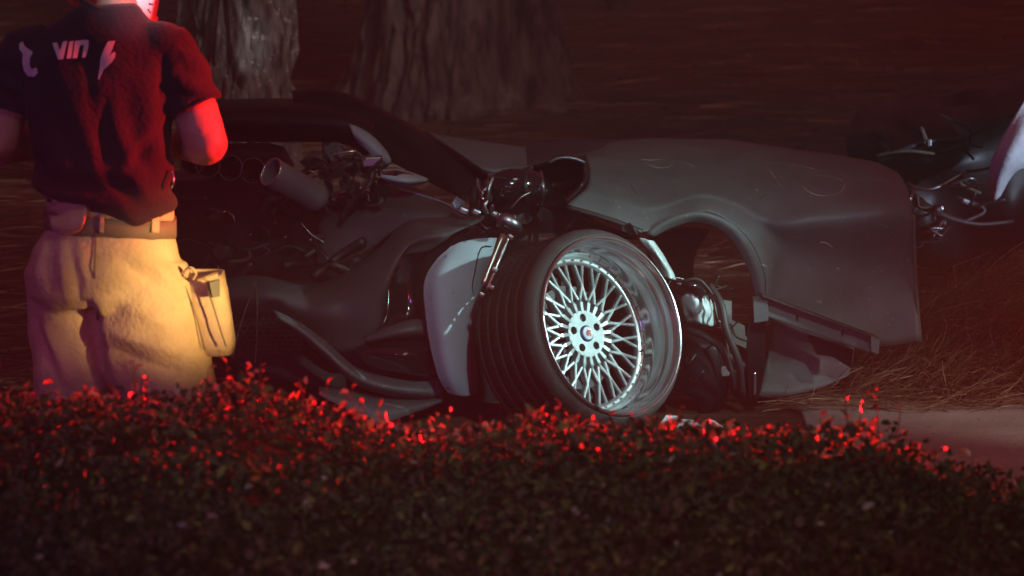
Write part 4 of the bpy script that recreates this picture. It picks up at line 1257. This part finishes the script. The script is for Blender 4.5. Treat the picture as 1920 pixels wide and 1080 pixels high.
def wr_shirt(p, n_):
    d = 0.008 * noise.noise(Vector((p.x * 7, p.y * 5, p.z * 3)))
    low = max(0, min(1, (1.22 - p.z) / .16))
    d += low * 0.012 * math.sin(p.z * 55 + 2.2 * math.cos(p.x * 9 - 1.0) + 2 * noise.noise(p * 7))
    d += 0.006 * math.sin(p.x * 60 + p.z * 18 + 3 * noise.noise(p * 4)) * max(0, min(1, (p.z - 1.05) / .1)) * max(0, min(1, (1.42 - p.z) / .2))
    d += 0.007 * noise.noise(Vector((p.x * 13 + 4, p.y * 10, p.z * 11)))
    d += 0.6 * folds(p, n_, SFOLD)
    if abs(p.x) > .22: d += 0.005 * math.sin(p.z * 95 + p.x * 40)
    return d


sh_me = remeshed('shirt', bm, .009, 4, wr_shirt)
for v_ in sh_me.vertices:          # hem hangs lower on the right, rides up on the left
    p = v_.co - PB
    if p.z < 1.10:
        k = (1.10 - p.z) / .08
        sag = -.014 + .030 * math.exp(-((p.x - .11) / .06) ** 2) if p.x > -.02 else -.030
        v_.co.z -= k * sag
sh_me.update()
shirt = mk('shirt', sh_me, MT['shirt'], person)
bv_s = [bvh_of(shirt)]

# print on the back of the shirt
Z = 2.571
glyph = [
    ('printed_letter', [(252, 208), (275, 205), (290, 245), (303, 200), (325, 197), (305, 285), (280, 287)]),
    ('printed_letter', [(335, 200), (355, 197), (343, 280), (320, 283)]),
    ('printed_letter', [(362, 197), (410, 192), (427, 195), (427, 225), (412, 278), (395, 278), (405, 215), (385, 218), (372, 280), (350, 282)]),
    ('printed_letter', [(92, 210), (110, 200), (118, 222), (135, 235), (158, 250), (155, 262), (145, 275), (143, 310), (152, 335), (175, 325), (183, 350), (165, 370), (135, 368), (115, 340), (107, 300), (110, 262), (105, 252), (93, 238)]),
    ('printed_letter', [(520, 200), (555, 197), (540, 240), (527, 272), (548, 250), (557, 255), (555, 275), (540, 300), (500, 335), (478, 385), (472, 380), (480, 330), (485, 280), (500, 240)])]
for nm, pl in glyph:
    bm = bmesh.new()
    vs_ = [bm.verts.new((a / Z, b / Z, 0)) for a, b in pl]
    es = [bm.edges.new((vs_[i], vs_[(i + 1) % len(vs_)])) for i in range(len(vs_))]
    bmesh.ops.triangle_fill(bm, use_beauty=True, edges=es)
    for _ in range(2):
        bmesh.ops.subdivide_edges(bm, edges=bm.edges[:], cuts=1)
        bmesh.ops.triangulate(bm, faces=bm.faces[:])
    for v_ in bm.verts:
        h_ = back_pt(bv_s, v_.co.x, v_.co.y, .0035)
        v_.co = h_ if h_ is not None else P(v_.co.x, v_.co.y, 11.87)
    mk(nm, from_bm(nm, bm), MT['print'], shirt)
# collar ribbing
cpts = [L(.022 + .079 * math.cos(a), .060 + .075 * math.sin(a), 1.572 - .028 * math.cos(a) + .012 * math.sin(a)) for a in [2 * math.pi * i / 36 for i in range(37)]]
tube('collar', cpts, .008, MT['shirt'], shirt, 8, smooth=False)
# sleeve hems
for s in (1, -1):
    sh_, el, wr = ARM[s]
    e1 = sh_.lerp(el, .60) + Vector((.014 * s, 0, 0))
    d = (el - sh_).normalized()
    N = d.orthogonal().normalized(); B = d.cross(N)
    tube('sleeve_hem', [e1 + d * -.004 + (N * math.cos(a) + B * math.sin(a)) * .077 for a in [2 * math.pi * i / 30 for i in range(31)]], .005, MT['shirt'], shirt, 8, smooth=False)

# helmet on the bowed head
hl = Matrix.Translation(L(.036, .185, 1.622)) @ Matrix.Rotation(R(4), 4, 'X') @ Matrix.Rotation(R(12), 4, 'Y') @ Matrix.Scale(.93, 4)
prof = [(0.0, .150), (.04, .147), (.08, .128), (.108, .095), (.122, .05), (.127, 0.0), (.128, -.075), (.124, -.078), (.118, -.02)]
helmet = mk('helmet', lathe_mesh('helmet', prof, 48), MT['helmet'], person, hl)
mk('helmet_rim', lathe_mesh('helmet_rim', [(.128, -.070), (.134, -.074), (.134, -.080), (.126, -.080)], 48), MT['helmet'], helmet, hl)
# white reflective panels with dark strokes round the back
def curved(name, a0, a1, z0, z1, m, par, r=.1295, sk=0.0):
    v, f = [], []
    n = 8
    for i in range(n + 1):
        a = a0 + (a1 - a0) * i / n
        for (z, s_) in ((z0, 0), (z1, sk)):
            v.append((r * math.cos(a + s_), r * math.sin(a + s_), z))
    for i in range(n): f.append((2 * i, 2 * i + 2, 2 * i + 3, 2 * i + 1))
    o = mk(name, mesh(name, v, f), m, par, hl)
    md = o.modifiers.new('t', 'SOLIDIFY'); md.thickness = .0015
    return o


curved('reflective_panel', R(-74), R(-66), -.074, .03, MT['reflective'], helmet)
curved('reflective_panel', R(-63), R(-24), -.074, .03, MT['reflective'], helmet)
for (z, a) in ((-.028, -38), (-.046, -38), (-.030, -33), (-.052, -34)):
    curved('panel_mark', R(a), R(a + 3.4), z, z + .006, MT['navy'], helmet, .1315)
# boots
for s in (1, -1):
    an = LEG[s][2]
    b0 = Vector((an.x, an.y, 0))
    bm = bmesh.new()
    loft(bm, [(b0 + Vector((0, .05, .012)), .052, .145), (b0 + Vector((0, .05, .03)), .054, .148), (b0 + Vector((0, .04, .07)), .052, .125), (b0 + Vector((0, 0, .12)), .055, .07), (b0 + Vector((0, -.01, .24)), .058, .062)], 24)
    mk('boot', from_bm('boot', bm), MT['boot'], person)
    bm = bmesh.new()
    loft(bm, [(b0 + Vector((0, .05, .001)), .055, .150), (b0 + Vector((0, .05, .014)), .056, .152)], 24)
    mk('boot_sole', from_bm('boot_sole', bm), MT['rubber'], person)
# keys clipped to the belt at the right hip
tube('key_clip', px([(322, 318, 11.93), (325, 340, 11.92), (321, 352, 11.93)]), .004, MT['chrome'], person, 8)

# ------------------------------------------------------------------ hedge in the foreground
YF = 10.45
sil = [(-300, 690), (0, 700), (120, 706), (230, 715), (330, 708), (420, 690), (500, 698), (600, 728), (700, 758), (800, 764), (900, 756), (1000, 752), (1120, 756), (1230, 762), (1350, 764), (1450, 762), (1560, 768), (1640, 774), (1720, 816), (1800, 844), (1920, 872), (2200, 920)]


def sil_y(x_):
    for (a, b), (c, d) in zip(sil, sil[1:]):
        if a <= x_ <= c: return b + (d - b) * (x_ - a) / (c - a)
    return sil[0][1] if x_ < sil[0][0] else sil[-1][1]


def hedge_z(x, y):
    """top of the clipped planting"""
    pxx = 960 + x / YF * F
    zf = P(pxx, sil_y(pxx), YF).z
    z = zf - 0.03 * (YF - y) + 0.045 * noise.noise(Vector((x * 4.5, y * 4.5, 3))) + 0.018 * noise.noise(Vector((x * 11, y * 11, 5))) + 0.03 * noise.noise(Vector((x * 1.6, y * 1.6, 8)))
    if y > YF - .15: z -= 0.9 * max(0, (y - (YF - .15))) ** 1.3
    return z


hedge = empty('hedge', (0, 9.0, 0), 'low leafy hedge across the foreground, its far tips lit red', 'hedge')
# dark twiggy heart of the planting
xs = [-1.75 + .07 * i for i in range(51)]
ys = [6.4 + .1 * i for i in range(43)]
nx = len(xs)
v = [(x, y, hedge_z(x, min(y, YF)) - .085 - (0 if y < YF else (y - YF) * 2.2)) for y in ys for x in xs]
nb = len(v)
v += [(x, y, 0.0) for y in (ys[0], ys[-1]) for x in xs]
f = [(j * nx + i, j * nx + i + 1, (j + 1) * nx + i + 1, (j + 1) * nx + i) for j in range(len(ys) - 1) for i in range(nx - 1)]
f += [(nb + i, nb + i + 1, i + 1, i) for i in range(nx - 1)]
f += [((len(ys) - 1) * nx + i, (len(ys) - 1) * nx + i + 1, nb + nx + i + 1, nb + nx + i) for i in range(nx - 1)]
mk('hedge_core', mesh('hedge_core', v, f), MT['soil'], hedge)

rnd = random.Random(77)


def leaf_pts(p, d, up_, ln, wd):
    s = d.cross(up_)
    s = s.normalized() if s.length > 1e-5 else d.orthogonal().normalized()
    u = s.cross(d)
    return [p, p + d * ln * .35 + s * wd + u * wd * .35, p + d * ln * .75 + s * wd * .7 + u * wd * .2, p + d * ln - u * ln * .12, p + d * ln * .75 - s * wd * .7 + u * wd * .2, p + d * ln * .35 - s * wd + u * wd * .35, p + d * ln * .45]


LF = [(0, 1, 6), (1, 2, 6), (2, 3, 6), (3, 4, 6), (4, 5, 6), (5, 0, 6)]


def rdir(r_, upb=.5):
    return Vector((r_.gauss(0, 1), r_.gauss(0, 1), r_.gauss(upb, .7))).normalized()


v, f = [], []
for k in range(44000):
    y = YF + .10 - 3.9 * rnd.random() ** 1.15
    x = rnd.uniform(-1, 1) * (y * .1143 + .12)
    if k > 33000: x = rnd.choice((-1, 1)) * rnd.uniform(y * .1143 + .05, 1.78)
    z = hedge_z(x, y) - abs(rnd.gauss(0, .055)) + (rnd.random() < .12) * rnd.uniform(0, .025)
    if noise.noise(Vector((x * 9, y * 9, 4))) < -.12 and rnd.random() < .75: continue
    d = rdir(rnd)
    ln = rnd.uniform(.016, .030) * (1.0 + .8 * max(0, noise.noise(Vector((x * 6, y * 6, 1)))))
    b = len(v)
    v += leaf_pts(Vector((x, y, z)), d, rdir(rnd, 1), ln, ln * rnd.uniform(.2, .3))
    f += [tuple(b + i for i in t) for t in LF]
tag(mk('foliage', mesh('foliage', v, f), MT['leaf'], hedge, smooth=False), kind='stuff')

# sprigs standing up along the far edge: stems and single leaves
leafs = []
for ln, wd in ((.022, .0065), (.027, .0075), (.019, .0062)):
    q = leaf_pts(Vector((0, 0, 0)), Vector((1, 0, 0)), Vector((0, 0, 1)), ln, wd)
    leafs.append(mesh('leaf', q, LF))
sv = bmesh.new()
cnt = 0
sprigs = []
for k in range(78):
    sprigs.append((rnd.uniform(-40, 1960), 8 + 60 * rnd.random() ** 2))
sprigs += [(1612, 58), (1626, 40), (1600, 46), (488, 46), (500, 38), (470, 40), (420, 44), (600, 52), (612, 48), (660, 60), (690, 50), (150, 30), (250, 30), (370, 42), (1060, 30), (890, 30), (1440, 34), (1490, 30)]
for (sx, hh) in sprigs:
    y = YF - rnd.uniform(-.05, .12)
    x = (sx - 960) / F * y
    b0 = Vector((x, y, hedge_z(x, y) - .03))
    tip = b0 + Vector((rnd.gauss(0, .012), rnd.gauss(0, .012), .03 + hh / 800))
    limb(sv, [b0, b0.lerp(tip, .5) + Vector((rnd.gauss(0, .004), 0, 0)), tip], [.0018, .0015, .0008], 5, 2)
    nl = 3 if hh < 36 else 4
    for i in range(nl):
        if cnt >= 300: break
        q = b0.lerp(tip, .35 + .65 * i / (nl - 1))
        d = rdir(rnd, .6)
        rot = d.to_track_quat('X', 'Z').to_matrix().to_4x4() @ Matrix.Rotation(rnd.uniform(-1, 1), 4, 'X')
        mk('leaf', rnd.choice(leafs), MT['leaf_rim_lit'], hedge, Matrix.Translation(q) @ rot @ Matrix.Scale(rnd.uniform(.7, 1.25), 4), smooth=False)
        cnt += 1
tag(mk('stem', from_bm('stem', sv), MT['twig'], hedge), kind='stuff')
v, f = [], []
for k in range(2300):                      # far rim leaves, red light put into their colour
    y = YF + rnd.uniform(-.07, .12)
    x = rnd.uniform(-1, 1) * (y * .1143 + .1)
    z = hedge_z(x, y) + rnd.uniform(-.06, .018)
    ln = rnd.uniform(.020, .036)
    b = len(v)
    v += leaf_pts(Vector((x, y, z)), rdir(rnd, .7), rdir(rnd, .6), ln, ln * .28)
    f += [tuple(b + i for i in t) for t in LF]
tag(mk('red_lit_leaf', mesh('red_lit_leaf', v, f), MT['leaf_rim_lit'], hedge, smooth=False), kind='stuff')


# ------------------------------------------------------------------ weeds on the bank far behind
def weed(x_, y_, Y, n_, label):
    b = P(x_, y_, Y)
    b.z = ground_z(b.x, Y)
    r_ = random.Random(int(x_))
    t = empty('weed', b, label, 'plant', 'weeds on the straw bank')
    v, f = [], []
    bs = bmesh.new()
    for k in range(5):
        tip = b + Vector((r_.gauss(0, .12), r_.gauss(0, .10), r_.uniform(.06, .16)))
        limb(bs, [b, b.lerp(tip, .5) + Vector((0, 0, .03)), tip], [.004, .003, .002], 5, 2)
        for i in range(n_):
            q = b.lerp(tip, r_.uniform(.2, 1.05)) + Vector((r_.gauss(0, .03), r_.gauss(0, .03), r_.gauss(.02, .02)))
            ln = r_.uniform(.035, .075)
            i0 = len(v)
            v += leaf_pts(q, rdir(r_, .3), rdir(r_, 1), ln, ln * .32)
            f += [tuple(i0 + j for j in tt) for tt in LF]
    mk('stem', from_bm('stem', bs), MT['twig'], t)
    tag(mk('foliage', mesh('foliage', v, f), MT['ivy'], t, smooth=False), kind='stuff')


weed(1140, 60, 26, 14, 'low green weed right of the flared pine trunk')
weed(1335, 45, 28, 16, 'spreading green weed on the bank at the top centre of the picture')
weed(1478, 40, 29, 6, 'small weed with one bright leaf, third from the flared trunk')
weed(1880, 20, 30, 12, 'green weed in the top right corner of the bank')
weed(640, 60, 27, 12, 'dim weed between the two pine trunks')

# ------------------------------------------------------------------ air volume added only to lift the dark tones
hz = bmesh.new()
box_bm(hz, (160, 160, 30), Matrix.Translation((0, 60, 12.5)))
hm_ = bpy.data.materials.new('lift_haze')
hm_.use_nodes = True
hn = hm_.node_tree
hn.nodes.remove(hn.nodes['Principled BSDF'])
pv = hn.nodes.new('ShaderNodeVolumePrincipled')
pv.inputs['Color'].default_value = (0.9, 0.9, 0.9, 1)
pv.inputs['Density'].default_value = 0.009
hn.links.new(pv.outputs[0], hn.nodes['Material Output'].inputs['Volume'])
tag(mk('lift_haze', from_bm('lift_haze', hz), hm_, smooth=False), kind='stuff')
